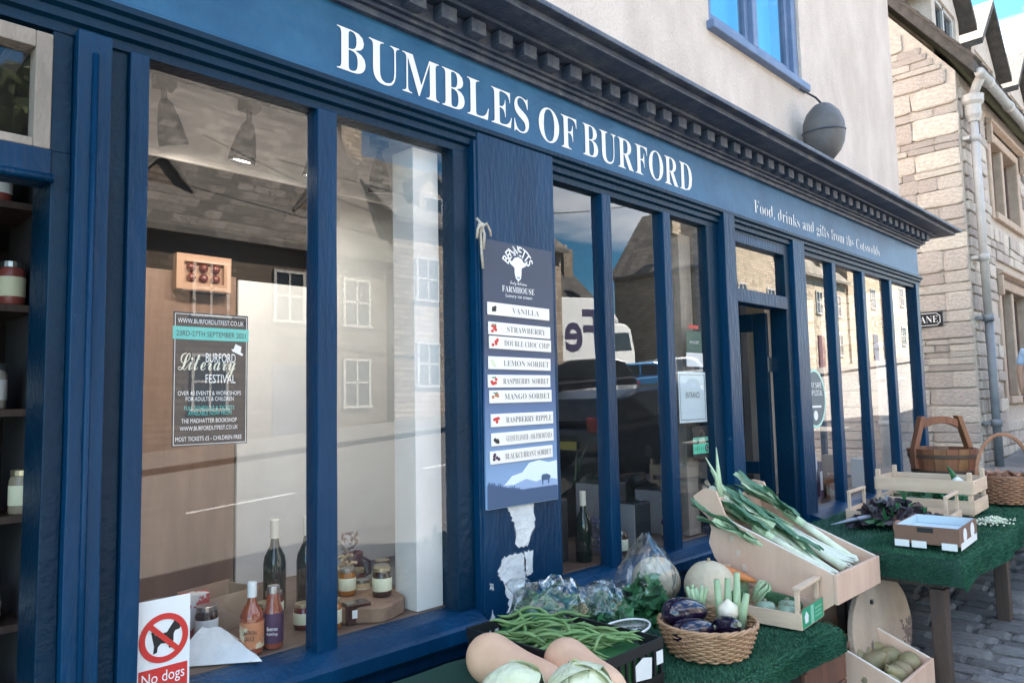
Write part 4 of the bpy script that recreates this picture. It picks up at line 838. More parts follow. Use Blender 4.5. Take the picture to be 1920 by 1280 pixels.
for i, (nm, zc, dx, icm) in enumerate(fl):
    a = R((-.4, -.5, -.6, -.2, .3, .3, .4, .9, 1.0)[i]); sr = thing('flavour_strip', None, None, (.2 + dx, -.0005, zc)); sr.parent = ic; sr.rotation_euler = (0, -a, 0)
    MB().box(-.182, .182, -.0045, 0, -.0255, .0255).build('strip_card', STRIPW, sr, bevel=.002)
    hw = min(.135, .0115 * len(nm)); text('lettering', nm, INK, sr, .035 - hw, .035 + hw, -.011, .012, -.0052, 'serif', -.012)
    im = MB(); q6 = random.Random(i)
    for k in range(5):
        cx, cz = -.15 + q6.uniform(-.014, .014), q6.uniform(-.012, .012); im.xz([(cx + .008 * math.cos(t * 1.05), cz + .007 * math.sin(t * 1.05)) for t in range(6)], -.0052 - k * .00008, -.0046)
    im.build('fruit_icon', icm, sr)
    if i in (1, 4, 5): MB().xz([(-.158, .012), (-.143, .012), (-.139, .019), (-.151, .016), (-.163, .018)], -.0058, -.0053).build('leaf_icon', GRN, sr)
# emblem: arched maker's name over a bull's head
for k, c in enumerate("BENNETTS"):
    a = R(62 - k * 17.8); me = glyphs(c, None, .012); xs = [v.co.x for v in me.vertices]; cx = (min(xs) + max(xs)) / 2
    for v in me.vertices: v.co = ((v.co.x - cx) * .05, 0, v.co.y * .058)
    me.transform(Matrix.Translation((.2, -.0008, .955)) @ Matrix.Rotation(-a if False else a * -1, 4, 'Y') @ Matrix.Translation((0, 0, .058)))
    me.materials.clear(); me.materials.append(WHITE); o = link('emblem_letter', me, ic)
bull = [(-.055, .035), (-.045, .012), (-.036, .008), (-.022, .0), (-.02, -.028), (-.014, -.045), (0, -.056), (.014, -.045), (.018, -.028), (.02, .0), (.036, .008), (.046, .012), (.055, .036), (.042, .024), (.03, .028), (.022, .04), (0, .046), (-.022, .04), (-.03, .028), (-.042, .024)]
bl_ = MB().xz([(.2 + a, .962 + b) for a, b in bull], -.0012, -.0002).build('bull_head_emblem', WHITE, ic)
MB().xz([(.194, .916), (.198, .916), (.199, .924), (.193, .926)], -.002, -.0013).build('nostril', ICB, bl_); MB().xz([(.202, .916), (.206, .916), (.207, .926), (.201, .924)], -.002, -.0013).build('nostril', ICB, bl_)
text('lettering', "Truly Delicious", WHITE, ic, .15, .25, .885, .905, -.0008, 'script'); text('lettering', "FARMHOUSE", WHITE, ic, .105, .295, .857, .882, -.0008, 'serif', -.008); text('lettering', "Luxury ice cream", WHITE, ic, .125, .28, .832, .85, -.0008)
CLD = M("pale_cloud_print", (.72, .82, .9), .4); HIL = M("hill_print", (.3, .42, .64), .4); NVP = M("navy_print", (.04, .09, .19), .4)
MB().xz([(.05, .07), (.41, .07), (.41, .165), (.36, .16), (.3, .172), (.24, .165), (.2, .13), (.14, .12), (.1, .09)], -.0008, -.0002).build('cloud_print', CLD, ic)
MB().xz([(.004, .06), (.412, .06), (.412, .085), (.34, .1), (.28, .086), (.22, .102), (.15, .085), (.004, .09)], -.0013, -.0009).build('hill_print', HIL, ic)
gr = [(.003, .004)] + [(.41, .004), (.41, .062)]; q7 = random.Random(2)
for k in range(40):
    x_ = .4 - k * .0098; gr += [(x_, .06 + .035 * max(0, (.2 - x_) / .2)), (x_ - .004, .062 + .035 * max(0, (.2 - x_) / .2) + q7.uniform(.002, .016 if x_ < .2 else .004))]
MB().xz(gr + [(.003, .09)], -.0018, -.0014).build('grass_print', NVP, ic)
cow = [(.31, .098), (.315, .112), (.345, .113), (.36, .108), (.368, .1), (.36, .094), (.356, .072), (.351, .072), (.35, .088), (.322, .088), (.32, .07), (.315, .07), (.314, .09)]
MB().xz(cow, -.0023, -.0019).build('cow_print', NVP, ic)
# rope
rp_ = thing('rope_tie', 'knotted off-white rope tying the ice-cream board', 'rope', (1.95, -.062, 2.24))
ROPE = M("off_white_rope", (.6, .53, .45), .9, (.45, .4, .33), 60, .4, 150)
for pts in (((-.02, 0, .03), (-.005, -.01, .01), (.0, 0, -.02), (.004, 0, -.1), (.01, 0, -.165)), ((.0, -.01, .0), (.02, -.014, .012), (.045, -.006, -.01), (.055, 0, -.03)), ((-.01, -.012, .01), (-.022, -.008, -.015), (-.02, 0, -.05)), ((.0, -.008, 0), (.012, -.01, -.03), (.012, -.003, -.09))):
    MB().tube(pts, .0055, 7).build('strand', ROPE, rp_, smooth=True)
MB().lathe([(.003, -.014), (.013, -.008), (.015, 0), (.012, .009), (.003, .013)], 10, (-.002, -.006, .003)).build('knot', ROPE, rp_, smooth=True)
# notices at the entrance
en = thing('entrance_notice', 'pale sheet reading entrance beside the door', 'notice', (3.50, .042, 1.42))
MB().box(0, .285, 0, .002, 0, .28).build('sheet', M("pale_blue_paper", (.56, .68, .74), .5), en, fix=False)
text('lettering', "ENTRANCE", BLK, en, .07, .215, .135, .168, -.0006)
bo = MB()
for a in ((.012, .273, -.0008, -.0001, .262, .265), (.012, .273, -.0008, -.0001, .014, .017), (.012, .015, -.0008, -.0001, .017, .262), (.27, .273, -.0008, -.0001, .017, .262)): bo.box(*a)
bo.build('border', INK, en, fix=False)
hy = thing('hygiene_sticker', 'black and green hygiene rating sticker under the entrance sheet', 'sticker', (3.62, .042, 1.215))
MB().box(0, .172, 0, .002, 0, .183).build('backing', BLK, hy, fix=False); MB().box(.006, .166, -.001, 0, .03, .085).build('green_band', M("rating_green", (.1, .62, .42), .5), hy, fix=False); MB().box(.006, .166, -.001, 0, .1, .12).build('green_band', M("rating_green_pale", (.2, .7, .52), .5), hy, fix=False)
text('lettering', "FOOD HYGIENE RATING", BLK, hy, .012, .16, .104, .116, -.0016)
for k in range(6):
    if k < 5: text('digit', str(k), GRN, hy, .016 + k * .022, .028 + k * .022, .048, .068, -.0016)
    else: MB().xz([(.146 + .017 * math.cos(t * .4), .058 + .021 * math.sin(t * .4)) for t in range(16)], -.0014, -.001).build('disc', BLK, hy); text('digit', "5", WHITE, hy, .14, .152, .047, .069, -.002)
nc = thing('notice_card', 'small dark green and white card above the entrance sheet', 'notice', (3.60, .042, 1.73))
MB().box(0, .16, 0, .002, .08, .2).build('green_card', M("deep_green_card", (.01, .09, .075), .5), nc, fix=False); MB().box(-.006, .166, 0, .002, 0, .078).build('white_card', PAPERW, nc, fix=False); MB().box(.03, .13, 0, .002, .215, .235).build('red_line', REDP, nc, fix=False)
text('lettering', "WE ACCEPT", WHITE, nc, .03, .13, .13, .145, -.0008)
rs = thing('round_sticker', 'round grey shop-local sticker with pale green rim right of the door', 'sticker', (5.255, .03, 1.535))
MB().xz([(.175 * math.cos(t * .157), .2 * math.sin(t * .157)) for t in range(40)], -.001, .001).build('disc', M("slate_grey_print", (.11, .15, .17), .5), rs)
m = ring(0, 0, .168, .185, -.0016, -.0011); m.v = [(a, b, c * 1.13) for a, b, c in m.v]; m.build('rim', M("pale_mint_print", (.5, .78, .68), .5), rs)
text('lettering', "STAY SAFE", WHITE, rs, -.12, .12, .075, .115, -.0016); text('lettering', "SHOP LOCAL", WHITE, rs, -.13, .13, .02, .06, -.0016)
MB().box(-.06, .1, -.0016, -.0011, -.065, -.05).build('bar', WHITE, rs, fix=False); MB().xz([(.035 * math.cos(t * .4), -.12 + .035 * math.sin(t * .4)) for t in range(16)], -.0016, -.0011).build('emblem', WHITE, rs)
# corner window goods
wb = thing('white_cloth_bag', 'limp white cloth bag hanging below the round sticker', 'bag', (5.3, .13, .80))
bagshape(.11, .05, .46, 9, neck=.7).build('bag', M("white_cotton", (.72, .75, .78), .8, bump=.3, bs=20), wb, smooth=True)
text('lettering', "PLEASE", INK, wb, -.06, .07, .2, .23, -.062)
for lb, x, y, wd, dp2, h, m_ in (('brown carton on the corner window shelf', 6.15, .2, .12, .16, .3, CARD), ('stack of purple boxes in the corner window', 5.62, .18, .14, .14, .28, PURL), ('orange carton low in the corner window', 5.85, .12, .1, .1, .18, ORL), ('white carton by the soil pipe in the corner window', 6.62, .15, .16, .16, .24, PAPERW)):
    g_ = thing('carton', lb, 'carton', (x, y, .771), R(12)); MB().box(0, wd, 0, dp2, 0, h).build('carton_box', m_, g_, bevel=.003); MB().box(wd * .2, wd * .8, -.002, -.0005, h * .25, h * .75).build('carton_label', PAPERW if m_ is not PAPERW else REDP, g_, fix=False)
for i, (x, y) in enumerate(((5.75, .4), (6.0, .42), (6.45, .35), (6.9, .3), (7.1, .36))): jar(('tall glass jar at the left of the corner window', 'glass jar behind the orange carton', 'glass jar right of the brown carton', 'glass jar near the corner post', 'squat jar in the corner of the corner window')[i], x, y, .771, .2, .05, JARGLASS if i % 2 else cols5[i], WIRE, PAPERW)
bw = thing('wire_bowl', 'dark round wicker bowl low in the corner window', 'bowl', (5.98, .26, .771)); MB().lathe([(.05, 0), (.1, .03), (.14, .1), (.135, .1), (.095, .035), (.045, .008)], 20).build('bowl', WICKR, bw, smooth=True)
pk = thing('padlock_cable', 'thin black cable running along the fifth pane', 'cable', (3.70, .06, .9)); MB().tube([(0, 0, 0), (.005, 0, .3), (0, 0, .55)], .004, 6).build('cable', BLACKP, pk)
# ================================================================ stalls on the pavement
def table(label, x0, x1, y0, y1, zt, legs, mat=CHARW):
    t = thing('stall_table', label, 'table', ((x0 + x1) / 2, (y0 + y1) / 2, gz((x0 + x1) / 2)))
    ox, oy, oz = t.location
    B('table_top', mat, t, x0 - ox, x1 - ox, y0 - oy, y1 - oy, zt - .03 - oz, zt - oz)
    ap = MB()
    for a in ((x0 + .05, x1 - .05, y0 + .05, y0 + .07), (x0 + .05, x1 - .05, y1 - .07, y1 - .05), (x0 + .05, x0 + .07, y0 + .07, y1 - .07), (x1 - .07, x1 - .05, y0 + .07, y1 - .07)): ap.box(a[0] - ox, a[1] - ox, a[2] - oy, a[3] - oy, zt - .13 - oz, zt - .031 - oz)
    ap.build('apron', mat, t, fix=False)
    for x, y in legs: B('leg', mat, t, x - .032 - ox, x + .032 - ox, y - .032 - oy, y + .032 - oy, gz(x) - oz - .01, zt - .131 - oz, .005)
    return t
table('low dark trestle table under the nearest turf mat', 1.1, 2.93, -.93, -.14, .655, ((1.2, -.86), (2.83, -.86), (1.2, -.22), (2.83, -.22)), REDW)
table('long dark wooden table under the farther turf mat', 3.6, 6.6, -1.2, -.36, .835, ((3.66, -1.13), (4.75, -1.14), (6.5, -1.13), (3.66, -.43), (5.1, -.43), (6.5, -.43)))
def turf(label, x0, x1, y0, y1, zt, drop, n, seed, xr=None):
    q = random.Random(seed); t = thing('turf_mat', label, 'turf mat', ((x0 + x1) / 2, (y0 + y1) / 2, zt)); ox, oy, oz = t.location
    dl, df, dr = drop
    def pt(u, v):  # u along x from x0-dl, v along y from y0-df
        x = min(max(u, x0), x1); y = max(v, y0); ex = max(0, x0 - u, u - x1); ey = max(0, y0 - v)
        e = max(ex, ey); wob = .012 * fbm((u * 4, v * 4, seed))
        k = min(1, e / .05); sgx = -1 if u < x0 else 1
        z = zt + .006 + wob * .5 - max(0, e - .012)
        return Vector((x + sgx * (min(ex, .02) + .012 * math.sin(v * 9) * k * (ex > 0)) - ox, y - (min(ey, .022) + .014 * math.sin(u * 8 + seed) * k * (ey > 0)) - oy, z - oz))
    nx, ny = 70, 36; U = [x0 - dl + (x1 - x0 + dl + dr) * i / nx for i in range(nx + 1)]; V = [y0 - df + (y1 - y0 + df) * j / ny for j in range(ny + 1)]
    m = MB(); m.v = [tuple(pt(u, v)) for u in U for v in V]
    for i in range(nx):
        for j in range(ny): a = i * (ny + 1) + j; m.f.append((a, a + ny + 1, a + ny + 2, a + 1))
    m.build('backing', GRASSB, t, smooth=True)
    bl = MB()
    for k in range(n):
        u = q.uniform(xr[0] if xr else U[0], xr[1] if xr else U[-1]); v = q.uniform(V[0], V[-1] if q.random() < .3 else (y0 + y1) / 2)
        p = pt(u, v); p2 = pt(u + .003, v); p3 = pt(u, v + .003); nn = (p2 - p).cross(p3 - p)
        nn = nn.normalized() if nn.length > 1e-12 else Vector((0, 0, 1))
        if v < y0: nn = Vector((0, -1, .5)).normalized()
        h = q.uniform(.007, .015); d = Vector((q.gauss(0, 1), q.gauss(0, 1), q.gauss(0, .5))).normalized(); s = d.cross(nn) * .0016
        tip = p + nn * h + d * h * .55; b = len(bl.v)
        bl.v += [tuple(p - s), tuple(p + s), tuple(p + nn * h * .6 + d * h * .2 + s * .8), tuple(tip)]; bl.f += [(b, b + 1, b + 2), (b, b + 2, b + 3)]
    o = bl.build('grass_blades', GRASS, t, fix=False); o['kind'] = 'stuff'
    return t
turf('green artificial turf mat under the baskets and near crates', 1.1, 2.93, -.95, -.14, .657, (.02, .1, .07), 60000, 3, (1.9, 3.0))
turf('green artificial turf mat draped over the long farther table', 3.6, 6.6, -1.22, -.36, .837, (.12, .13, .02), 60000, 5, (3.48, 5.6))
T1 = .675; T2 = .855

# ---- near table produce
SQ = M("butternut_skin", (.76, .48, .32), .55, (.64, .385, .25), 9, .2, 22, rand=0., chip=(.52, .33, .2), cs=45, ct=.68)
STEM = M("dry_stem", (.3, .22, .12), .8)
def squash(label, p0, p1, r0, r1):
    t = thing('butternut_squash', label, 'squash', p0, 0, 'butternut squashes at the front of the near table'); d = Vector(p1) - Vector(p0); ln_ = d.length
    pr = [(.004, -r0 * .98), (r0 * .3, -r0 * .94), (r0 * .62, -r0 * .76), (r0 * .88, -r0 * .42), (r0, 0), (r0 * .97, r0 * .4), (r0 * .84, ln_ * .42), (r1 * .98, ln_ * .62), (r1, ln_ * .8), (r1 * .93, ln_), (r1 * .7, ln_ + r1 * .4), (r1 * .25, ln_ + r1 * .52)]
    q = d.to_track_quat('Z', 'Y'); mt = q.to_matrix().to_4x4()
    m_ = MB().lathe(pr, 26); m_.v = [(a * (1 + .05 * noise.noise((a * 14 + ln_ * 40, b * 14, c * 10))), b * (1 + .06 * noise.noise((a * 12, b * 12 + ln_ * 90, c * 10))), c) for a, b, c in m_.v]
    m_.xf(mt).build('flesh', SQ, t, smooth=True, sub=1); MB().lathe([(.012, -r0 - .004), (.014, -r0 * .97), (.004, -r0 * .9)], 8).xf(mt).build('blossom_scar', STEM, t)
    MB().tube([mt @ Vector((0, 0, ln_ + r1 * .45)), mt @ Vector((.004, 0, ln_ + r1 * .8))], [.013, .016], 7).build('stem', STEM, t)
squash('butternut squash nearest the shop wall with rounded end up', (1.555, -.49, .795), (1.546, -.755, .775), .073, .06)
squash('butternut squash beside the black crate', (1.68, -.685, .795), (1.63, -.885, .775), .07, .058)
CAB = M("pale_cabbage_leaf", (.56, .6, .36), .5, (.8, .8, .62), 7, .9, 22, detail=8)
def cabbage(label, c, r, seed):
    t = thing('white_cabbage', label, 'cabbage', c, seed * 1.3, 'pale cabbages at the bottom edge of the photo')
    def shell(k, a0, cover, off, name):
        m = MB(); nu, nv = 16, 12
        for i in range(nu + 1):
            for j in range(nv + 1):
                th = a0 + (i / nu - .5) * cover; ph = R(8) + (j / nv) * R(140) + .08 * math.sin(i * 1.3 + seed)
                rr = r * (k + .05 * fbm((math.cos(th) * 2 + seed, math.sin(th) * 2, ph * 2)) + off * (abs(i / nu - .5) * 2) ** 3 + .012 * math.sin(th * 5 + seed))
                m.v.append((rr * math.sin(ph) * math.cos(th), rr * math.sin(ph) * math.sin(th), rr * math.cos(ph) * .92))
        for i in range(nu):
            for j in range(nv): a = i * (nv + 1) + j; m.f.append((a, a + nv + 1, a + nv + 2, a + 1))
        m.xf(Euler((math.sin(a0 * 3 + seed) * .9, math.cos(a0 * 5) * .9, 0)).to_matrix().to_4x4()).build(name, CAB, t, smooth=True, fix=False)
    MB().lathe([(.004, -r * .85), (r * .6, -r * .72), (r * .93, -r * .25), (r * .95, .2 * r), (r * .72, r * .62), (r * .35, r * .84), (.005, r * .9)], 28).build('heart', CAB, t, smooth=True)
    for i in range(7): shell(.97 + .018 * i, i * 1.95 + seed, 1.9 + .25 * (i % 3), .05 + .07 * (i % 3), 'leaf')
cabbage('pale cabbage in front of the first squash', (1.415, -.735, .785), .08, 1); cabbage('pale cabbage in front of the second squash', (1.515, -.875, .79), .085, 2)
# black crate and beans
bc = thing('black_crate', 'black plastic crate with lattice sides full of green beans', 'crate', (1.84, -.53, T1 + .002)); 
hx, hy_, hh = .17, .27, .135
for nm, a in (('end_panel', 'x-'), ('end_panel', 'x+'), ('side_panel', 'y-'), ('side_panel', 'y+')):
    m = MB(); s = -1 if a[1] == '-' else 1; L_ = hy_ if a[0] == 'x' else hx
    def bar(u0, u1, z0, z1):
        if a[0] == 'x': m.box(min(s * hx, s * (hx - .008)), max(s * hx, s * (hx - .008)), u0, u1, z0, z1)
        else: m.box(u0, u1, min(s * hy_, s * (hy_ - .008)), max(s * hy_, s * (hy_ - .008)), z0, z1)
    e = .0085 if a[0] == 'y' else 0
    bar(-L_ + e, L_ - e, 0, .03); bar(-L_ + e, L_ - e, hh - .03, hh)
    k = int(L_ * 2 / .035)
    for i in range(k + 1): u = -L_ + .012 + (2 * L_ - .024) * i / k; bar(u - .005, u + .005, .03, hh - .03)
    m.build(nm, BLACKP, bc, fix=False)
MB().box(-hx + .009, hx - .009, -hy_ + .009, hy_ - .009, 0, .008).build('bottom', BLACKP, bc, fix=False)
MB().xz([(.02, .04), (.1, .03), (.105, .09), (.06, .1), (.02, .085)], -hy_ - .0012, -hy_ - .0004).build('torn_label', PAPERW, bc); MB().box(.13, .165, -hy_ - .0012, -hy_ - .0004, .06, .1).build('small_label', PAPERW, bc, fix=False)
MB().box(hx + .0004, hx + .0012, -.2, -.14, .04, .09).build('torn_label', PAPERW, bc, fix=False)
BEAN = M("green_bean", (.12, .24, .075), .5, (.2, .33, .12), 20, rand=.18)
bm_ = []
for k in range(6):
    q = random.Random(k); L_ = q.uniform(.14, .19); c1 = q.uniform(-.03, .03); pts = [(-L_ / 2 + L_ * i / 8, c1 * math.sin(math.pi * i / 8) , .01 * math.sin(i * .8 + k)) for i in range(9)]
    bm_.append(MB().tube(pts, [.001, .0045, .0058, .0062, .0055, .0062, .0056, .004, .0012], 7).mesh('green_bean', BEAN, True))
for i in range(64):
    o = bpy.data.objects.new('green_bean', rnd.choice(bm_)); col.objects.link(o)
    x = 1.84 + rnd.uniform(-.12, .13); y = -.53 + rnd.uniform(-.21, .2)
    o.location = (x, y, T1 + .105 + i * .0009 + rnd.uniform(0, .012) - .15 * abs(x - 1.84)); o.rotation_euler = (rnd.uniform(-.2, .2), rnd.uniform(-.25, .25), R(rnd.gauss(-55, 28)))
    tag(o, 'slim green bean heaped in the black crate', 'bean', 'green beans in the black crate')
fb = MB().box(-.155, .155, -.255, .255, .01, .1).build('bean_bed', LEAFD, bc, fix=False)
# leafy bags
def leaf_pile(q, n, sx, sy, sz, s, base=.0):
    m = MB()
    for k in range(n):
        p = Vector((q.uniform(-1, 1) * sx, q.uniform(-1, 1) * sy, 0)); f = max(0, 1 - (p.x / sx) ** 2 * .6 - (p.y / sy) ** 2 * .6); p.z = base + q.uniform(.1, 1) * sz * f
        a = Vector((q.gauss(0, 1), q.gauss(0, 1), q.gauss(0, .5))).normalized(); b = a.orthogonal(); b = (b + Vector((0, 0, q.uniform(-.6, .6)))).normalized(); n3 = a.cross(b) * .25
        z = s * q.uniform(.7, 1.5); b0 = len(m.v)
        m.v += [tuple(v) for v in (p - a * z, p - a * z * .3 + b * z * .55 + n3 * z, p + a * z * .5 + b * z * .4 + n3 * z, p + a * z, p + a * z * .5 - b * z * .4 + n3 * z, p - a * z * .3 - b * z * .55 + n3 * z, p + a * z * .1)]
        m.f += [(b0, b0 + 1, b0 + 6), (b0 + 1, b0 + 2, b0 + 6), (b0 + 2, b0 + 3, b0 + 6), (b0 + 3, b0 + 4, b0 + 6), (b0 + 4, b0 + 5, b0 + 6), (b0 + 5, b0, b0 + 6)]
    return m
def film(q, sx, sy, sz, seed, n=34, k=15):
    m = MB()
    for i in range(k + 1):
        ph = math.pi / 2 * i / k
        for j in range(n):
            a = 6.283 * j / n; d = 1 + .14 * fbm((math.cos(a) * 2.5 + seed, math.sin(a) * 2.5, ph * 3)) + .05 * math.sin(a * 11 + seed * 2 + ph * 5)
            m.v.append((sx * math.cos(ph) ** .7 * math.cos(a) * d, sy * math.cos(ph) ** .7 * math.sin(a) * d, sz * math.sin(ph) * (1 + .25 * fbm((math.cos(a) * 3, math.sin(a) * 3 + seed, ph * 4)))))
    for i in range(k): m.f += [(i * n + j, i * n + (j + 1) % n, (i + 1) * n + (j + 1) % n, (i + 1) * n + j) for j in range(n)]
    return m
for lb, c, s, rz, n in (('clear bag of dark spinach lying along the pilaster', (2.02, -.33, T1 + .06), (.175, .11, .15), -.5, 330), ('clear bag of salad leaves standing in the plastic punnet', (2.20, -.42, T1 + .06), (.10, .09, .13), .3, 150)):
    q = random.Random(int(c[0] * 100)); t = thing('salad_bag', lb, 'salad bag', c, rz, 'clear bags of leaves')
    o = leaf_pile(q, n, s[0] * .92, s[1] * .92, s[2] * .9, .033).build('leaves', LEAFD, t, fix=False); o['kind'] = 'stuff'
    film(q, s[0], s[1], s[2] * 1.12, c[0] * 10).build('bag_film', BAG, t, smooth=True)
    MB().lathe([(.012, s[2] * 1.05), (.02, s[2] * 1.25), (.05, s[2] * 1.5), (.035, s[2] * 1.6)], 14, (-s[0] * .7, 0, -.05)).build('bag_neck', BAG, t, smooth=True)
bs_ = thing('bag_support', 'upturned dark plastic tray beneath the salad bags', 'tray', (2.12, -.36, T1 + .002)); MB().prism([(-.17, -.12), (.17, -.12), (.17, .12), (-.17, .12)], lambda a, b, d: (a * (1 - d), b * (1 - d), d * .5), 0, .1).build('tray', BLACKP, bs_)
pu = thing('clear_punnet', 'clear plastic punnet with a rolled rim beside the bean crate', 'punnet', (2.10, -.585, T1 + .045), .1)
MB().lathe([(.09, 0), (.11, .035), (.125, .055)], 28, (0, 0, 0), .55).build('punnet_shell', CLEAR, pu, smooth=True); MB().tube([(.127 * math.cos(a * .2245), .127 * .55 * math.sin(a * .2245), .056) for a in range(29)], .004, 6, False).build('rim', PAPERW, pu, smooth=True)
q = random.Random(77); MB().box(-.07, .07, -.04, .04, -.045, -.002).build('foot', BLACKP, pu, fix=False)
bg_ = thing('herb_bag', 'tall twisted clear bag of green herbs in front of the melons', 'herb bag', (2.535, -.38, T1 + .003))
o = leaf_pile(random.Random(8), 200, .09, .08, .17, .034).build('leaves', LEAFD, bg_, fix=False); o['kind'] = 'stuff'
bagshape(.125, .11, .335, 4.2, 34, 18, .12).build('bag_film', BAG, bg_, smooth=True)
# melons
MEL = M("cream_melon_rind", (.55, .46, .32), .65, (.66, .57, .42), 4, .35, 55, detail=8)
def melon(label, c, r, seed):
    t = thing('melon', label, 'melon', c, seed, 'cream melons behind the wicker basket'); m = MB(); nu, nv = 30, 16
    for j in range(nv + 1):
        ph = math.pi * j / nv
        for i in range(nu):
            th = 6.283 * i / nu; rr = r * (1 + .012 * math.cos(th * 10) * math.sin(ph) + .015 * fbm((math.cos(th) + seed, math.sin(th), ph)))
            m.v.append((rr * math.sin(ph) * math.cos(th), rr * math.sin(ph) * math.sin(th), -rr * math.cos(ph) * .97))
    for j in range(nv): m.f += [(j * nu + i, j * nu + (i + 1) % nu, (j + 1) * nu + (i + 1) % nu, (j + 1) * nu + i) for i in range(nu)]
    m.build('rind', MEL, t, smooth=True); MB().tube([(0, 0, r * .93), (.004, 0, r * 1.08)], [.009, .006], 7).build('stem', STEM, t)
melon('round cream melon between herb bag and leek box', (2.79, -.515, T1 + .103), .105, 1); melon('cream melon half behind the clear herb bag', (2.74, -.285, T1 + .1), .103, 2)
# wicker basket builder
def wicker(t, r0, r1, h, rows, stakes, mat, rad, tall=1.):
    w_ = MB(); n = stakes * 2
    for k in range(rows):
        f = (k + .5) / rows; r_ = r0 + (r1 - r0) * f ** .8; z = h * f; pts = []
        for i in range(n * 2 + 1):
            a = math.pi * i / n; off = rad * 1.15 * math.cos(math.pi * i / 2 + (k % 2) * math.pi) if True else 0
            pts.append(((r_ + off) * math.cos(a), (r_ + off) * math.sin(a), z + .0012 * math.sin(i * 1.7 + k)))
        w_.tube(pts, h / rows * .52, 5, False)
    w_.build('weave', mat, t, smooth=True, fix=False)['kind'] = 'stuff'
    s_ = MB()
    for i in range(stakes * 2):
        a = math.pi * i / stakes; s_.tube([(r0 * math.cos(a), r0 * math.sin(a), 0), ((r0 + (r1 - r0) * .6) * math.cos(a), (r0 + (r1 - r0) * .6) * math.sin(a), h * .5), (r1 * math.cos(a), r1 * math.sin(a), h)], rad * .7, 5)
    s_.build('stakes', mat, t, smooth=True, fix=False)['kind'] = 'stuff'
    rm = MB()
    for kk in range(3): rm.tube([((r1 + .004 * math.cos(i * .9 + kk * 2.1)) * math.cos(i * math.pi / 36), (r1 + .004 * math.cos(i * .9 + kk * 2.1)) * math.sin(i * math.pi / 36), h + .004 + .0045 * math.sin(i * .9 + kk * 2.1)) for i in range(73)], .0045, 6, False)
    rm.build('rim', mat, t, smooth=True, fix=False)
    MB().lathe([(.01, .003), (r0, .003), (r0, .009), (.01, .009)], 24).build('base', mat, t)
bk = thing('round_basket', 'round honey wicker basket of aubergines on the near turf', 'basket', (2.335, -.765, T1 + .008)); wicker(bk, .128, .165, .098, 12, 18, WICK, .0048)
MB().lathe([(.01, .02), (.12, .02), (.15, .06), (.01, .065)], 20).build('straw_fill', CHARW, bk, smooth=True)
AUB = M("aubergine_skin", (.012, .006, .022), .14, coat=.6)
def pod_(name, label, cat, c, d, r, L_, mat, group=None, cap=None, taper=.62):
    t = thing(name, label, cat, c, 0, group); mt = Vector(d).normalized().to_track_quat('Z', 'Y').to_matrix().to_4x4()
    pr = [(.003, -L_ * .5), (r * .55, -L_ * .47), (r * .9, -L_ * .33), (r, -L_ * .12), (r * .92, L_ * .12), (r * taper, L_ * .36), (r * taper * .6, L_ * .48), (.003, L_ * .5)]
    MB().lathe(pr, 20).xf(mt).build('flesh', mat, t, smooth=True, sub=1)
    if cap:
        m = MB()
        for k in range(5):
            a = k * 1.2566; m.v += [tuple(mt @ Vector((r * taper * .3 * math.cos(a + o_), r * taper * .3 * math.sin(a + o_), L_ * .5))) for o_ in (-.6, .6)] + [tuple(mt @ Vector((r * taper * 1.02 * math.cos(a), r * taper * 1.02 * math.sin(a), L_ * .34)))]; b = len(m.v) - 3; m.f.append((b, b + 1, b + 2))
        m.tube([mt @ Vector((0, 0, L_ * .48)), mt @ Vector((.004, 0, L_ * .62))], [.008, .009], 6); m.build('calyx', cap, t)
    return t
CAL = M("grey_green_calyx", (.23, .24, .17), .7)
ga = 'aubergines in the round basket'
pod_('aubergine', 'large glossy aubergine on top of the basket heap', 'aubergine', (2.30, -.70, T1 + .135), (1, -.5, -.05), .052, .175, AUB, ga)
pod_('aubergine', 'aubergine lying at the left of the basket', 'aubergine', (2.24, -.765, T1 + .095), (.8, -.6, .1), .046, .15, AUB, ga, CAL)
pod_('aubergine', 'aubergine with grey calyx facing the front of the basket', 'aubergine', (2.335, -.84, T1 + .1), (-.5, -.7, .35), .045, .15, AUB, ga, CAL)
oi_ = thing('white_onion', 'white onion wedged beside the top aubergine', 'onion', (2.42, -.80, T1 + .13)); MB().lathe([(.003, -.036), (.028, -.026), (.038, -.004), (.033, .018), (.014, .032), (.004, .042)], 20).build('bulb', M("white_onion_skin", (.82, .74, .6), .35, (.66, .6, .46), 20), oi_, smooth=True)
CEL = M("celery_green", (.3, .43, .24), .45, (.42, .54, .34), 12)
for i, (x, y, dx, dy) in enumerate(((2.41, -.70, -.1, .1), (2.44, -.76, .05, .1), (2.455, -.81, .12, 0), (2.43, -.84, .1, -.12), (2.47, -.77, .15, .05))):
    t = thing('celery_stick', 'pale green celery stick standing at the right of the basket', 'celery', (x, y, T1 + .09), 0, 'celery sticks in the basket')
    MB().tube([(0, 0, -.03), (dx * .08, dy * .08, .05), (dx * .16, dy * .16, .105 + .03 * (i % 3))], [.015, .014, .011], 8).build('stalk', CEL, t, smooth=True)
fe = thing('fennel_tops', 'bunch of clipped pale green stalks behind the white onion', 'fennel', (2.40, -.69, T1 + .1)); 
for i in range(6): a = i * 1.05; MB().tube([(0, 0, -.02), (.02 * math.cos(a), .02 * math.sin(a), .05), (.035 * math.cos(a), .035 * math.sin(a), .1)], [.012, .009, .006], 7).build('stalk', CEL, fe, smooth=True)
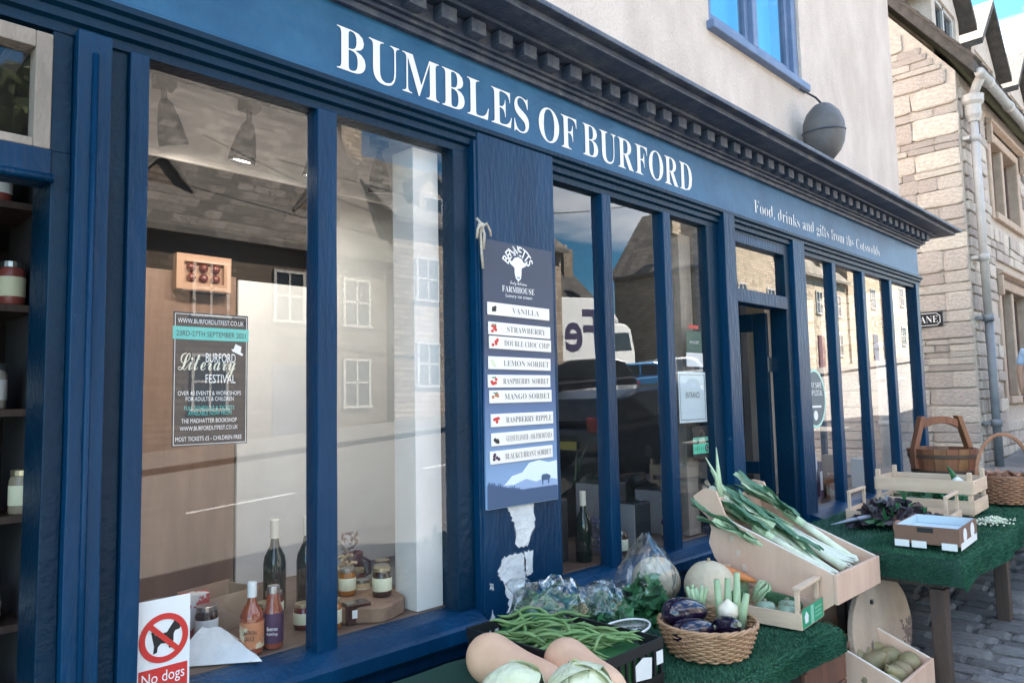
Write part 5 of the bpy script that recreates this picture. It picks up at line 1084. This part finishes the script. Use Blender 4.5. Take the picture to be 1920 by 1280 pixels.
# small pine crate with green label
sc_ = thing('pine_crate', 'small pine crate with handled end and green label on the near turf', 'crate', (2.86, -.70, T1 + .008), R(4))
for y in (-.2, .2): MB().box(-.115, .115, y - .005, y + .005, .0, .058).build('end_board', PINE, sc_, fix=False)
for x in (-.12, .12):
    MB().box(x - .005, x + .005, -.205, .205, .002, .06).build('side_board', PINE, sc_, fix=False)
for s_ in (-1, 1):
    for y in (-.2, .2): MB().box(s_ * .105 - .014, s_ * .105 + .008, y - .018 if y > 0 else y + .0055, y - .0055 if y > 0 else y + .018, 0, .142).build('corner_post', PINE, sc_, fix=False)
for y in (-.189, .189): MB().box(-.122, .122, y - .014, y + .014, .1425, .155).build('handle_rail', PINE, sc_, bevel=.002)
MB().box(-.113, .113, -.195, .195, 0.0005, .006).build('bottom', PINE, sc_, fix=False)
lb_ = MB().box(-.112, .112, -.2075, -.2055, .004, .075).build('green_label', M("crate_label_green", (.02, .27, .14), .5, (.03, .34, .18), 3), sc_, fix=False)
MB().box(-.03, .002, -.2088, -.2076, .006, .073).build('pale_band', M("label_pale_green", (.25, .55, .4), .5), lb_, fix=False); MB().xz([(-.09, .02), (-.06, .02), (-.055, .045), (-.075, .062), (-.095, .045)], -.2088, -.2076).build('leaf_logo', PAPERW, lb_)
for z, x1 in ((.05, .095), (.035, .085), (.02, .09)): MB().box(.015, x1, -.2084, -.2076, z, z + .006).build('print_line', M("label_line_green", (.2, .5, .34), .5), lb_, fix=False)
COU = M("courgette_green", (.018, .07, .03), .3, (.05, .13, .06), 30); PSQ = M("pale_rib_squash", (.33, .42, .33), .45, (.16, .26, .18), 12, stretch=(3, 3, .3))
gs = 'vegetables in the small pine crate'
pod_('courgette', 'dark green courgette lying across the small crate', 'courgette', (2.84, -.62, T1 + .085), (1, .25, .1), .03, .2, COU, gs, CAL, .85)
pod_('courgette', 'dark courgette along the right side of the small crate', 'courgette', (2.92, -.76, T1 + .06), (.2, 1, .05), .03, .19, COU, gs, CAL, .85)
for i, (x, y, lb) in enumerate(((2.80, -.75, 'pale striped squash at the left of the small crate'), (2.87, -.81, 'pale round squash by the crate label'), (2.80, -.84, 'small pale squash in the near corner of the crate'))): pod_('patty_squash', lb, 'squash', (x, y, T1 + .05), (.1, .1, 1), .042, .06, PSQ, gs, CAL, .9)
pc = thing('pak_choi', 'curled pale green pak choi upright in the small crate', 'pak choi', (2.92, -.66, T1 + .06)); pc.scale = (.8, .8, .8); pc.rotation_euler = (.5, .3, 0)
for i in range(7): a = i * .9; MB().tube([(.01 * math.cos(a), .01 * math.sin(a), -.03), (.028 * math.cos(a), .028 * math.sin(a), .03), (.03 * math.cos(a + .3), .03 * math.sin(a + .3), .07), (.012 * math.cos(a + .3), .012 * math.sin(a + .3), .085)], [.014, .013, .009, .004], 7).build('stalk', CEL, pc, smooth=True)
pod_('carrot', 'orange carrot lying against the leek box', 'carrot', (2.90, -.56, T1 + .14), (.55, -.7, -.3), .024, .2, M("carrot_orange", (.62, .22, .07), .5, (.5, .16, .05), 30), None, None, .55)

# ---- leek box
lk = thing('leek_box', 'tall plywood display box with wavy back edge holding leeks', 'display box', (3.0, -.94, gz(3)))
oz = gz(3); sideP = [(0, .735), (0, .847), (.45, 1.018), (.50, 1.14), (.56, 1.148), (.615, 1.11), (.595, 1.06), (.545, 1.02), (.53, .97), (.545, .91), (.52, .85), (.47, .79), (.40, .74), (.34, .66), (.1, .66)]
for x0 in (0, .46): MB().yz([(a, b - oz) for a, b in sideP], x0, x0 + .012).build('side_panel', PLY, lk, bevel=.0015)
for k in range(5): MB().box(-.006, -.0005, .445 - k * .026, .463 - k * .026, .985 - k * .058 - oz, 1.01 - k * .058 - oz).build('hinge_tab', M("ply_edge_pale", (.62, .5, .4), .7), lk, fix=False)
MB().box(-.002, .474, -.014, -.0005, .733 - oz, .849 - oz).build('front_panel', PLY, lk, bevel=.002)
fl_ = MB().yz([(.001, .745 - oz), (.001, .76 - oz), (.5, .955 - oz), (.5, .94 - oz)], .0125, .4595).build('sloping_floor', PLY, lk)
MB().yz([(.5, .955 - oz), (.515, .955 - oz), (.545, 1.1 - oz), (.53, 1.1 - oz)], .0125, .4595).build('back_panel', PLY, lk)
for x in (.04, .4):
    for y in (.12, .36): MB().box(x, x + .035, y, y + .035, 0, .66 - oz + (.0 if y > .2 else .08)).build('stand_post', CHARW, lk, fix=False)
EDGE = M("cut_ply_edge", (.78, .7, .62), .6)
for x0 in (.001, .461): MB().yz([(.0, .8475 - oz), (.45, 1.0185 - oz), (.45, 1.0215 - oz), (.0, .8505 - oz)], x0, x0 + .01).build('pale_edge', EDGE, lk)
LKW = M("leek_white", (.7, .72, .58), .4, (.58, .64, .46), 10, stretch=(6, 6, 1)); LKG = M("leek_leaf_green", (.05, .15, .085), .45, (.1, .22, .12), 8, .2, 40, stretch=(8, 8, 1)); LKM = M("leek_mid_green", (.36, .5, .3), .45, (.5, .6, .4), 8, stretch=(8, 8, 1)); ROOT = M("root_fibres", (.42, .34, .25), .9)
def leek(label, p0, p1, r, seed, group='leeks in the plywood display box'):
    """p0 root end, p1 leaf end"""
    q = random.Random(seed); t = thing('leek', label, 'leek', p0, 0, group); d = Vector(p1) - Vector(p0); L_ = d.length; mt = d.to_track_quat('Z', 'Y').to_matrix().to_4x4()
    P = lambda *a: mt @ Vector(a)
    bx_, by_ = q.uniform(-.02, .02), q.uniform(-.012, .012); ax = lambda f: (bx_ * math.sin(f * 3.1), by_ * math.sin(f * 3.1), L_ * f)
    MB().tube([P(*ax(f)) for f in (0, .015, .06, .2, .34, .44)], [r * .75, r * 1.08, r * 1.02, r * .92, r * .93, r * .95], 12).build('white_shaft', LKW, t, smooth=True)
    MB().tube([P(*ax(f)) for f in (.44, .52, .6)], [r * .96, r * 1.02, r * 1.15], 12, False).build('green_shaft', LKM, t, smooth=True)
    rt = MB()
    for k in range(26): a = q.uniform(0, 6.28); rt.tube([P(r * .6 * math.cos(a), r * .6 * math.sin(a), .002), P(r * 1.0 * math.cos(a), r * 1.0 * math.sin(a), -.014), P(r * q.uniform(.2, 1.6) * math.cos(a), r * q.uniform(.2, 1.6) * math.sin(a), -.032)], .0011, 4)
    rt.build('roots', ROOT, t, fix=False)['kind'] = 'stuff'
    for k in range(7):
        sgn = 1 if k % 2 else -1; sp = q.uniform(.005, .05) * sgn; wd = r * q.uniform(.9, 1.5); lf = MB(); n = 12; e = L_ * q.uniform(.82, 1.12); fold = q.uniform(.5, 1.1); dr = q.uniform(-.05, .03); tw = q.uniform(-.7, .7)
        for i in range(n + 1):
            f = i / n; z = L_ * .5 + (e - L_ * .5) * f; w_ = wd * (.8 + .5 * math.sin(f * 2.6)) * (1 - .55 * f ** 4); x = bx_ * 0 + sp * f ** 1.5 + .008 * math.sin(f * 7 + k); y = r * (.7 - k * .22) * (1 - f * .4) + dr * f ** 2 + .006 * math.sin(f * 9 + k * 2)
            c_, s_ = math.cos(tw * f), math.sin(tw * f)
            for u, v in ((-1, fold), (-.5, fold * .35), (0, 0), (.5, fold * .35), (1, fold)): lf.v.append(tuple(P(x + w_ * (u * c_ - v * .6 * s_), y + w_ * (u * s_ + v * .6 * c_) + .002 * math.sin(f * 25 + u * 3), z)))
        for i in range(n):
            for j in range(4): b_ = i * 5 + j; lf.f.append((b_, b_ + 1, b_ + 6, b_ + 5))
        lf.build('leaf', LKG if k < 4 else LKM, t, smooth=True, fix=False)
lk_l = ['leek with the widest dark leaves at the left of the box', 'leek lying second from the left side of the box', 'leek across the middle of the box', 'leek fourth from the left, leaves fanned', 'leek fifth from the left in the box', 'leek against the right side of the box']
for i in range(6):
    x = 3.05 + i * .068; leek(lk_l[i], (x + rnd.uniform(-.01, .02), -.885, .80 + .02 * (i % 2)), (x - .05 + rnd.uniform(-.02, .03), -.36 + rnd.uniform(-.03, .03), 1.06 + .045 * (i % 3)), .019, 40 + i)
leek('leek lying reversed with its white end at the top of the box', (3.14, -.33, 1.13), (3.2, -.82, .87), .02, 60)
SPO = M("spring_onion_white", (.68, .7, .6), .4)
for i in range(12):
    t = thing('spring_onion', 'thin spring onion bunched at the lower right of the leek box', 'spring onion', (3.27 + i * .013, -.84 + rnd.uniform(-.02, .02), .835 + .008 * (i % 3)), 0, 'spring onions in the leek box')
    MB().tube([(0, -.04, -.005), (0, 0, 0), (rnd.uniform(-.02, .01), .12, .05), (rnd.uniform(-.05, .03), .25, .115)], [.004, .009, .006, .004], 7).build('stem', SPO, t, smooth=True)
    MB().tube([(rnd.uniform(-.04, .02), .23, .108), (rnd.uniform(-.1, .03), .34, .17), (rnd.uniform(-.12, .04), .42, .2)], [.005, .004, .001], 6).build('leaf', LKM, t, smooth=True)
lt = thing('leek', 'tall thin leek leaf sticking up at the back of the box', 'leek', (3.12, -.40, 1.12)); 
for dx, dz, w_ in ((-.02, .16, .012), (.03, .2, .014), (.0, .1, .01)): MB().tube([(0, 0, -.05), (dx * .5, .02, dz * .5), (dx * 2, .05, dz)], [w_, w_ * .7, .002], 6).build('leaf', LKM, lt, smooth=True)

# ---- pear box below
pb = thing('pear_box', 'low plywood display box of pears below the leek box', 'display box', (3.16, -1.11, gz(3.3)))
oz = gz(3.3); sp_ = [(0, .25), (0, .43), (.42, .60), (.46, .60), (.46, .25)]
for x0 in (0, .38): MB().yz([(a, b - oz) for a, b in sp_], x0, x0 + .012).build('side_panel', PLY, pb, bevel=.0015)
MB().box(-.002, .394, -.013, -.0005, .25 - oz, .432 - oz).build('front_panel', PLY, pb, bevel=.002); MB().box(.0125, .3795, .001, .459, .30 - oz, .31 - oz).build('floor', PLY, pb, fix=False); MB().box(.0125, .3795, .45, .459, .311 - oz, .6 - oz).build('back_panel', PLY, pb, fix=False)
for x0 in (.001, .381): MB().yz([(.0, .4305 - oz), (.42, .6005 - oz), (.42, .6035 - oz), (.0, .4335 - oz)], x0, x0 + .01).build('pale_edge', EDGE, pb)
MB().box(-.03, -.0005, .36, .385, 0, .62 - oz).build('corner_post', PINE, pb, fix=False)
for x in (.02, .35): MB().box(x, x + .03, .2, .23, 0, .249 - oz).build('foot', CHARW, pb, fix=False)
PEAR = M("russet_pear_skin", (.21, .2, .1), .55, (.3, .235, .13), 14, .1, 60, rand=.15)
pm_ = MB().lathe([(.003, -.045), (.022, -.042), (.034, -.025), (.037, -.005), (.03, .018), (.019, .038), (.014, .052), (.008, .06), (.003, .062)], 16).mesh('flesh', PEAR, True); ps_ = MB().tube([(0, 0, .06), (.004, 0, .085)], [.003, .0025], 5).mesh('stalk', STEM)
k = 0
for i in range(4):
    for j in range(5):
        t = thing('pear', 'russet green pear heaped in the low plywood box', 'pear', (3.215 + i * .09 + rnd.uniform(-.012, .012), -1.05 + j * .085 + rnd.uniform(-.012, .012), .385 + j * .022 + rnd.uniform(0, .035)), 0, 'pears in the low plywood box')
        t.rotation_euler = (R(rnd.uniform(40, 120)), rnd.uniform(-.8, .8), rnd.uniform(0, 6.28)); t.scale = (1.25,) * 3; link('flesh', pm_, t); link('stalk', ps_, t)
# red-brown box under the near table's end
rb = thing('wooden_chest', 'red-brown wooden chest under the end of the near table', 'chest', (2.87, -.72, gz(2.9)))
for i in range(3): MB().box(-.17, .19, -.22, -.2, .005 + i * .115, .115 + i * .115).build('plank', REDW, rb, bevel=.004); MB().box(.19, .21, -.22, .2, .005 + i * .115, .115 + i * .115).build('plank', REDW, rb, bevel=.004)
MB().box(-.17, .19, -.199, .2, 0, .33).build('core', CHARW, rb, fix=False); MB().box(-.19, .22, -.235, .21, .351, .372).build('lid', REDW, rb, bevel=.004)
# leaning oval board
ov = thing('oval_board', 'worn beige oval board leaning under the farther table', 'board', (3.62, -.93, gz(3.62)), R(0))
OVM = M("worn_beige_paint", (.5, .4, .31), .8, (.4, .31, .24), 5, .3, 50)
n = 44; pts = [(.36 * math.cos(6.283 * i / n), .02 + .23 + .225 * math.sin(6.283 * i / n)) for i in range(n)]
b_ = MB().xz(pts, -.012, .012).build('board', OVM, ov, bevel=.003); ov.rotation_euler = (R(-8), 0, 0)
MB().lathe([(.02, 0), (.03, .02)], 8).xf(Matrix.Translation((-.1, -.013, .38)) @ Matrix.Rotation(R(90), 4, 'X') @ Matrix.Scale(.4, 4)).build('peg', BLACKP, ov)
for x, z, s in ((-.2, .17, 1.), (-.08, .16, 1.2)):
    MB().xz([(x, z - .05 * s), (x + .03, z - .055 * s), (x + .035, z + .02), (x + .045, z + .06 * s), (x + .02, z + .055 * s), (x + .01, z + .03), (x - .01, z + .01)], -.0138, -.0124).build('flaked_patch', M("bare_grey_wood", (.17, .14, .13), .8), ov)
fp = MB(); q = random.Random(4)
for k in range(170):
    a = q.uniform(-1.5, -.1); r_ = 1 - abs(q.gauss(0, .16)); cx, cz = .36 * r_ * math.cos(a), .25 + .225 * r_ * math.sin(a)
    if (cx / .36) ** 2 + ((cz - .25) / .225) ** 2 < .97: s = q.uniform(.003, .011); fp.xz([(cx + s * math.cos(t * 1.26) * q.uniform(.6, 1.3), cz + s * math.sin(t * 1.26) * q.uniform(.6, 1.3)) for t in range(5)], -.0138 - k * .000004, -.0124)
fp.build('flaking_edge', M("flaked_grey_wood", (.22, .17, .15), .9), ov)['kind'] = 'stuff'

# ---- farther table goods
ct = thing('card_tray', 'brown printed cardboard tray with pale lining at the table corner', 'tray', (3.86, -1.08, T2 + .012), R(3))
KR = M("kraft_brown_board", (.2, .11, .075), .7, (.17, .09, .06), 6); LIN = M("pale_blue_lining", (.55, .66, .72), .6)
for a, nm in (((-.19, -.184, -.13, .13, .018, .095), 'side'), ((.184, .19, -.13, .13, .018, .095), 'side'), ((-.184, .184, -.13, -.124, .018, .095), 'side'), ((-.184, .184, .124, .13, .018, .095), 'side')): MB().box(*a).build(nm, KR, ct, fix=False)
MB().box(-.183, .183, -.123, .123, .018, .055).build('lining', LIN, ct, fix=False)
for a in ((-.1835, -.1815, -.123, .123, .056, .094), (-.181, .181, .1215, .1235, .056, .094), (.1815, .1835, -.123, .121, .056, .094)): MB().box(*a).build('lining_wall', LIN, ct, fix=False)
for y in (-.09, .03, .1): MB().box(-.193, -.1905, y - .03, y + .03, 0, .03).build('white_tab', PAPERW, ct, fix=False)
for x, r_ in ((-.08, .035), (.08, .04)): MB().xz([(x + r_ * math.cos(t * .4), .055 + r_ * .9 * math.sin(t * .4)) for t in range(16)], -.1318, -.1304).build('fruit_print', PAPERW, ct)
MB().box(-.17, .17, -.1314, -.1302, .0, .03).build('white_tab', PAPERW, ct, fix=False); MB().box(-.1945, -.1902, -.03, .035, .07, .09).build('hand_hole', BLACKP, ct, bevel=.003)
def handle_crate(label, x, y, wx, wy, rz=0):
    c = thing('handled_crate', label, 'crate', (x, y, T2 + .012), rz)
    for s in (-1, 1):
        MB().box(-wx / 2, wx / 2, s * wy / 2 - .006, s * wy / 2 + .006, 0, .055).build('end_board', PINE, c, fix=False)
        for sx in (-1, 1): MB().box(sx * wx / 2 - .02 if sx > 0 else -wx / 2, sx * wx / 2 if sx > 0 else -wx / 2 + .02, s * (wy / 2 - .013) - .0065, s * (wy / 2 - .013) + .0065, 0, .14).build('corner_post', PINE, c, fix=False)
        MB().box(-wx / 2, wx / 2, s * (wy / 2 - .013) - .009, s * (wy / 2 - .013) + .009, .1405, .155).build('handle_rail', PINE, c, bevel=.002)
        MB().box(s * wx / 2 - .005 + s * .0055, s * wx / 2 + .005 + s * .0055, -wy / 2, wy / 2, .002, .05).build('side_board', PINE, c, fix=False)
    MB().box(-wx / 2 + .001, wx / 2 - .001, -wy / 2 + .02, wy / 2 - .02, .001, .007).build('bottom', PINE, c, fix=False); return c
handle_crate('low pine crate with loop handles behind the cardboard tray', 4.44, -.76, .3, .5, R(4))
BEET = M("beet_leaf_dark", (.025, .02, .028), .4, (.05, .035, .04), 10, rand=.3)
bt = thing('beet_bunch', 'bunch of dark purple leaves and roots spilling from the low crate', 'beetroot', (4.22, -.80, T2 + .012))
leaf_pile(random.Random(3), 150, .14, .19, .13, .04, .01).build('leaves', BEET, bt, fix=False)['kind'] = 'stuff'
leaf_pile(random.Random(9), 40, .12, .16, .14, .035, .02).build('green_leaves', LEAFD, bt, fix=False)['kind'] = 'stuff'
for i in range(5): MB().lathe([(.004, -.03), (.026, -.012), (.03, .006), (.018, .026), (.005, .034)], 12, (-.12 + .03 * i, -.12 + .05 * (i % 4), .03)).build('root', M("beet_root", (.3, .17, .12), .6, (.06, .02, .03), 14), bt, smooth=True)
MB().tube([(-.1, .1, .05), (-.17, .17, .035), (-.27, .24, .015)], [.012, .01, .003], 6).build('leaf_stalk', M("grey_purple_stalk", (.3, .32, .4), .5), bt, smooth=True)
pod_('beetroot_bulb', 'pinkish round root beside the cardboard tray', 'beetroot', (3.93, -.90, T2 + .05), (.3, .5, 1), .034, .07, M("pink_root", (.5, .27, .18), .6))
# slatted crate
sl_ = thing('slatted_crate', 'tall pine slatted crate of greens on the farther table', 'crate', (4.92, -.77, T2 + .012), R(2))
wx, wy = .36, .5
for sx in (-1, 1):
    for sy_ in (-1, 1): MB().box(min(sx * (wx / 2 - .03), sx * wx / 2), max(sx * (wx / 2 - .03), sx * wx / 2), min(sy_ * (wy / 2 - .022), sy_ * wy / 2), max(sy_ * (wy / 2 - .022), sy_ * wy / 2), 0, .24).build('corner_post', PINE, sl_, bevel=.002)
for z in (.01, .12):
    for s in (-1, 1):
        MB().box(min(s * (wx / 2 + .0005), s * (wx / 2 + .009)), max(s * (wx / 2 + .0005), s * (wx / 2 + .009)), -wy / 2, wy / 2, z, z + .075).build('slat', PINE, sl_, bevel=.0015)
        MB().box(-wx / 2, wx / 2, min(s * (wy / 2 + .0005), s * (wy / 2 + .009)), max(s * (wy / 2 + .0005), s * (wy / 2 + .009)), z, z + .075).build('slat', PINE, sl_, bevel=.0015)
MB().box(-wx / 2 + .001, wx / 2 - .001, -wy / 2 + .023, wy / 2 - .023, .004, .012).build('bottom', PINE, sl_, fix=False)
gv = thing('mixed_greens', 'dark courgettes and leaves filling the slatted crate', 'greens', (4.92, -.77, T2 + .026), 0)
leaf_pile(random.Random(21), 160, .15, .2, .12, .04).build('leaves', LEAFD, gv, fix=False)['kind'] = 'stuff'
for i in range(7): 
    a = random.Random(i); p = Vector((-.11 + .035 * i, a.uniform(-.14, .14), .05)); MB().tube([p - Vector((.02, .07, 0)), p, p + Vector((.02, .07, .01))], [.012, .024, .012], 8).build('courgette', COU, gv, smooth=True)
pb_ = MB().lathe([(.004, -.03), (.03, -.01), (.032, .01), (.004, .03)], 12, (.06, -.13, .15)).build('white_radish', PAPERW, gv, smooth=True); MB().tube([(.07, -.12, .14), (.08, -.1, .2), (.1, -.07, .235)], [.02, .014, .004], 7).build('leaf_tuft', LEAFD, gv)
# blossoms
fw_ = thing('white_florets', 'heap of small white florets on the turf by the slatted crate', 'florets', (4.62, -1.15, T2 + .01))
fm = MB(); q = random.Random(12)
for k in range(260):
    x, y = q.gauss(0, .055), q.gauss(0, .032); z = max(0, .03 - abs(x) * .2 - abs(y) * .3) * q.random(); r_ = q.uniform(.004, .009); fm.lathe([(.001, -r_ * .7), (r_, 0), (.001, r_ * .8)], 6, (x, y, z + .006))
fm.build('florets', M("floret_cream", (.62, .66, .52), .7), fw_, smooth=True)['kind'] = 'stuff'
# pail on an upturned crate
uc = thing('upturned_crate', 'dark upturned crate raising the wooden pail', 'crate', (5.5, -.69, T2 + .012))
for i in range(3): MB().box(-.2, .2, -.2 + i * .136, -.07 + i * .136, .12, .135).build('plank', CHARW, uc, bevel=.003)
for s in (-1, 1): MB().box(s * .19 - .01, s * .19 + .01, -.2, .2, 0, .1195).build('side', CHARW, uc, fix=False)
pa = thing('wooden_pail', 'brown coopered wooden pail with an arched carrying handle', 'pail', (5.5, -.69, T2 + .149), R(-38))
ns = 18
for i in range(ns):
    a0, a1 = 6.2832 * i / ns + .006, 6.2832 * (i + 1) / ns - .006; m = MB()
    hz = .19
    for zz, ro, ri in ((0, .178, .16), (hz, .208, .19)):
        for r_ in (ro, ri):
            for a in (a0, a1): m.v.append((r_ * math.cos(a), r_ * math.sin(a), zz))
    m.f = [(0, 1, 5, 4), (2, 6, 7, 3), (4, 5, 7, 6), (0, 2, 3, 1), (0, 4, 6, 2), (1, 3, 7, 5)]; m.build('stave', PAILW, pa)
MB().lathe([(.01, .02), (.163, .02), (.163, .03), (.01, .03)], 24).build('bottom', PAILW, pa)
for z, r_ in ((.03, .184), (.13, .2)): MB().lathe([(r_, z), (r_ + .003, z + .002), (r_ + .006, z + .022), (r_ + .002, z + .024), (r_ - .002, z + .012)], 36).build('hoop', M("dark_hoop", (.07, .045, .035), .5), pa)
for s in (-1, 1):
    m = MB(); 
    for z, xo in ((.06, .2), (.19, .2), (.40, .135)): m.v += [(s * (xo - .022), -.024, z), (s * (xo + .012), -.024, z), (s * (xo + .012), .024, z), (s * (xo - .022), .024, z)]
    for i in range(2): m.f += [(i * 4 + j, i * 4 + (j + 1) % 4, i * 4 + 4 + (j + 1) % 4, i * 4 + 4 + j) for j in range(4)]
    m.f += [(0, 1, 2, 3), (8, 9, 10, 11)]; m.build('handle_upright', PAILW, pa, bevel=.004)
MB().xz([(-.125, .32), (-.06, .345), (0, .352), (.06, .345), (.125, .32), (.122, .375), (.06, .395), (0, .4), (-.06, .395), (-.122, .375)], -.014, .014).build('handle_bar', PAILW, pa, bevel=.004)
# handled basket
hb = thing('handled_basket', 'red-brown wicker basket with a tall twisted handle', 'basket', (5.52, -1.03, T2 + .012)); wicker(hb, .15, .185, .16, 14, 18, WICKR, .0055)
hm = MB()
for k in range(4):
    hm.tube([((.178 + .007 * math.cos(i * .7 + k * 1.57)) * math.cos(math.pi * i / 44) * .72, -(.178 + .007 * math.cos(i * .7 + k * 1.57)) * math.cos(math.pi * i / 44) * .72 , .14 + .0 + .28 * math.sin(math.pi * i / 44) + .007 * math.sin(i * .7 + k * 1.57)) for i in range(45)], .0065, 6)
hm.build('handle', WICKR, hb, smooth=True, fix=False)
leaf_pile(random.Random(31), 60, .13, .13, .05, .03, .14).build('contents', WICKR, hb, fix=False)['kind'] = 'stuff'
# ---- passer-by at the right edge, leaning by the far wall
pe = thing('person', 'person in a pale blue T-shirt standing by the stone house', 'person', (10.6, -.45, gz(10.6)), R(95)); pe.scale = (.9, .9, .9)
SKIN = M("skin", (.55, .32, .23), .5, ssub=.2); SHIRT = M("pale_blue_shirt", (.42, .56, .74), .8, bump=.2, bs=25); TROU = M("navy_trousers", (.02, .03, .06), .8); HAIR = M("brown_hair", (.06, .035, .02), .6); SHOE = M("dark_shoe", (.03, .03, .03), .5)
def skin(name, pts, edges, mat, parent, sub=2):
    me = bpy.data.meshes.new(name); me.from_pydata([p[:3] for p in pts], edges, []); me.materials.append(mat); o = link(name, me, parent)
    s = o.modifiers.new('s', 'SKIN'); s.use_smooth_shade = True
    me.skin_vertices.new() if not me.skin_vertices else None
    for i, p in enumerate(pts): me.skin_vertices[0].data[i].radius = (p[3], p[4] if len(p) > 4 else p[3])
    me.skin_vertices[0].data[0].use_root = True
    m = o.modifiers.new('sub', 'SUBSURF'); m.levels = sub; m.render_levels = sub; return o
P_ = [(0, 0, .98, .13, .1), (0, 0, 1.15, .125, .095), (0, 0, 1.33, .15, .1), (0, .01, 1.46, .07, .06), (0, .01, 1.53, .055, .055), (0, -.005, 1.62, .075, .09), (0, -.005, 1.71, .07, .085),
      (-.18, 0, 1.42, .06, .06), (-.24, -.01, 1.17, .045, .045), (-.23, -.05, .93, .034, .034), (-.225, -.07, .86, .028, .02),
      (.18, 0, 1.42, .06, .06), (.24, -.01, 1.17, .045, .045), (.23, -.05, .93, .034, .034), (.225, -.07, .86, .028, .02),
      (-.1, 0, .9, .1, .1), (-.11, -.01, .5, .068, .068), (-.11, .02, .1, .045, .045), (-.115, -.12, .04, .04, .035), (.1, 0, .9, .1, .1), (.12, -.03, .5, .068, .068), (.13, .03, .1, .045, .045), (.135, -.11, .04, .04, .035)]
E_ = [(0, 1), (1, 2), (2, 3), (3, 4), (4, 5), (5, 6), (2, 7), (7, 8), (8, 9), (9, 10), (2, 11), (11, 12), (12, 13), (13, 14), (0, 15), (15, 16), (16, 17), (17, 18), (0, 19), (19, 20), (20, 21), (21, 22)]
skin('body', P_, E_, SKIN, pe)
skin('shirt', [(0, 0, .96, .15, .115), (0, 0, 1.15, .14, .11), (0, 0, 1.33, .165, .115), (0, .01, 1.44, .1, .08), (-.18, 0, 1.42, .078, .075), (-.225, -.01, 1.24, .068, .065), (.18, 0, 1.42, .078, .075), (.225, -.005, 1.24, .068, .065)], [(0, 1), (1, 2), (2, 3), (2, 4), (4, 5), (2, 6), (6, 7)], SHIRT, pe)
skin('trousers', [(0, 0, .97, .145, .115), (-.1, 0, .88, .115, .115), (-.11, -.01, .5, .085, .085), (-.11, .02, .1, .068, .068), (.1, 0, .88, .115, .115), (.12, -.03, .5, .085, .085), (.13, .03, .1, .068, .068)], [(0, 1), (1, 2), (2, 3), (0, 4), (4, 5), (5, 6)], TROU, pe)
skin('hair', [(0, .03, 1.6, .06, .06), (0, .02, 1.68, .085, .09), (0, .0, 1.745, .07, .07)], [(0, 1), (1, 2)], HAIR, pe)
for s in (-.11, .13): skin('shoe', [(s, .04, .035, .042, .04), (s, -.06, .03, .045, .035), (s, -.15, .025, .038, .028)], [(0, 1), (1, 2)], SHOE, pe)
for sx, hx_, hy2, hz_ in ((-1, -.225, -.07, .85), (1, .225, -.07, .85)):
    for k in range(5):
        a = (k - 2) * .014; d = Vector((-.3 * sx * (k == 4), -.15, -1)); d.normalize(); p0 = Vector((hx_, hy2 + a, hz_)); ln_ = (.07, .08, .075, .062, .05)[k]
        skin('finger', [(*p0, .009), (*(p0 + d * ln_ * .6), .009), (*(p0 + d * ln_ + Vector((0, 0, -.012))), .007)], [(0, 1), (1, 2)], SKIN, pe, 1)
for s in (-1, 1): MB().lathe([(.001, -.009), (.009, 0), (.001, .009)], 8, (s * .03, -.088, 1.645)).build('eye', BLK, pe); MB().lathe([(.002, -.03), (.016, -.01), (.018, .012), (.002, .03)], 8, (s * .076, 0, 1.635)).build('ear', SKIN, pe, smooth=True)
MB().lathe([(.004, .02), (.014, -.014), (.004, -.022)], 8, (0, -.098, 1.62)).build('nose', SKIN, pe, smooth=True); MB().box(-.022, .022, -.094, -.086, 1.575, 1.582).build('mouth', M("lips", (.35, .13, .11), .5), pe, fix=False)
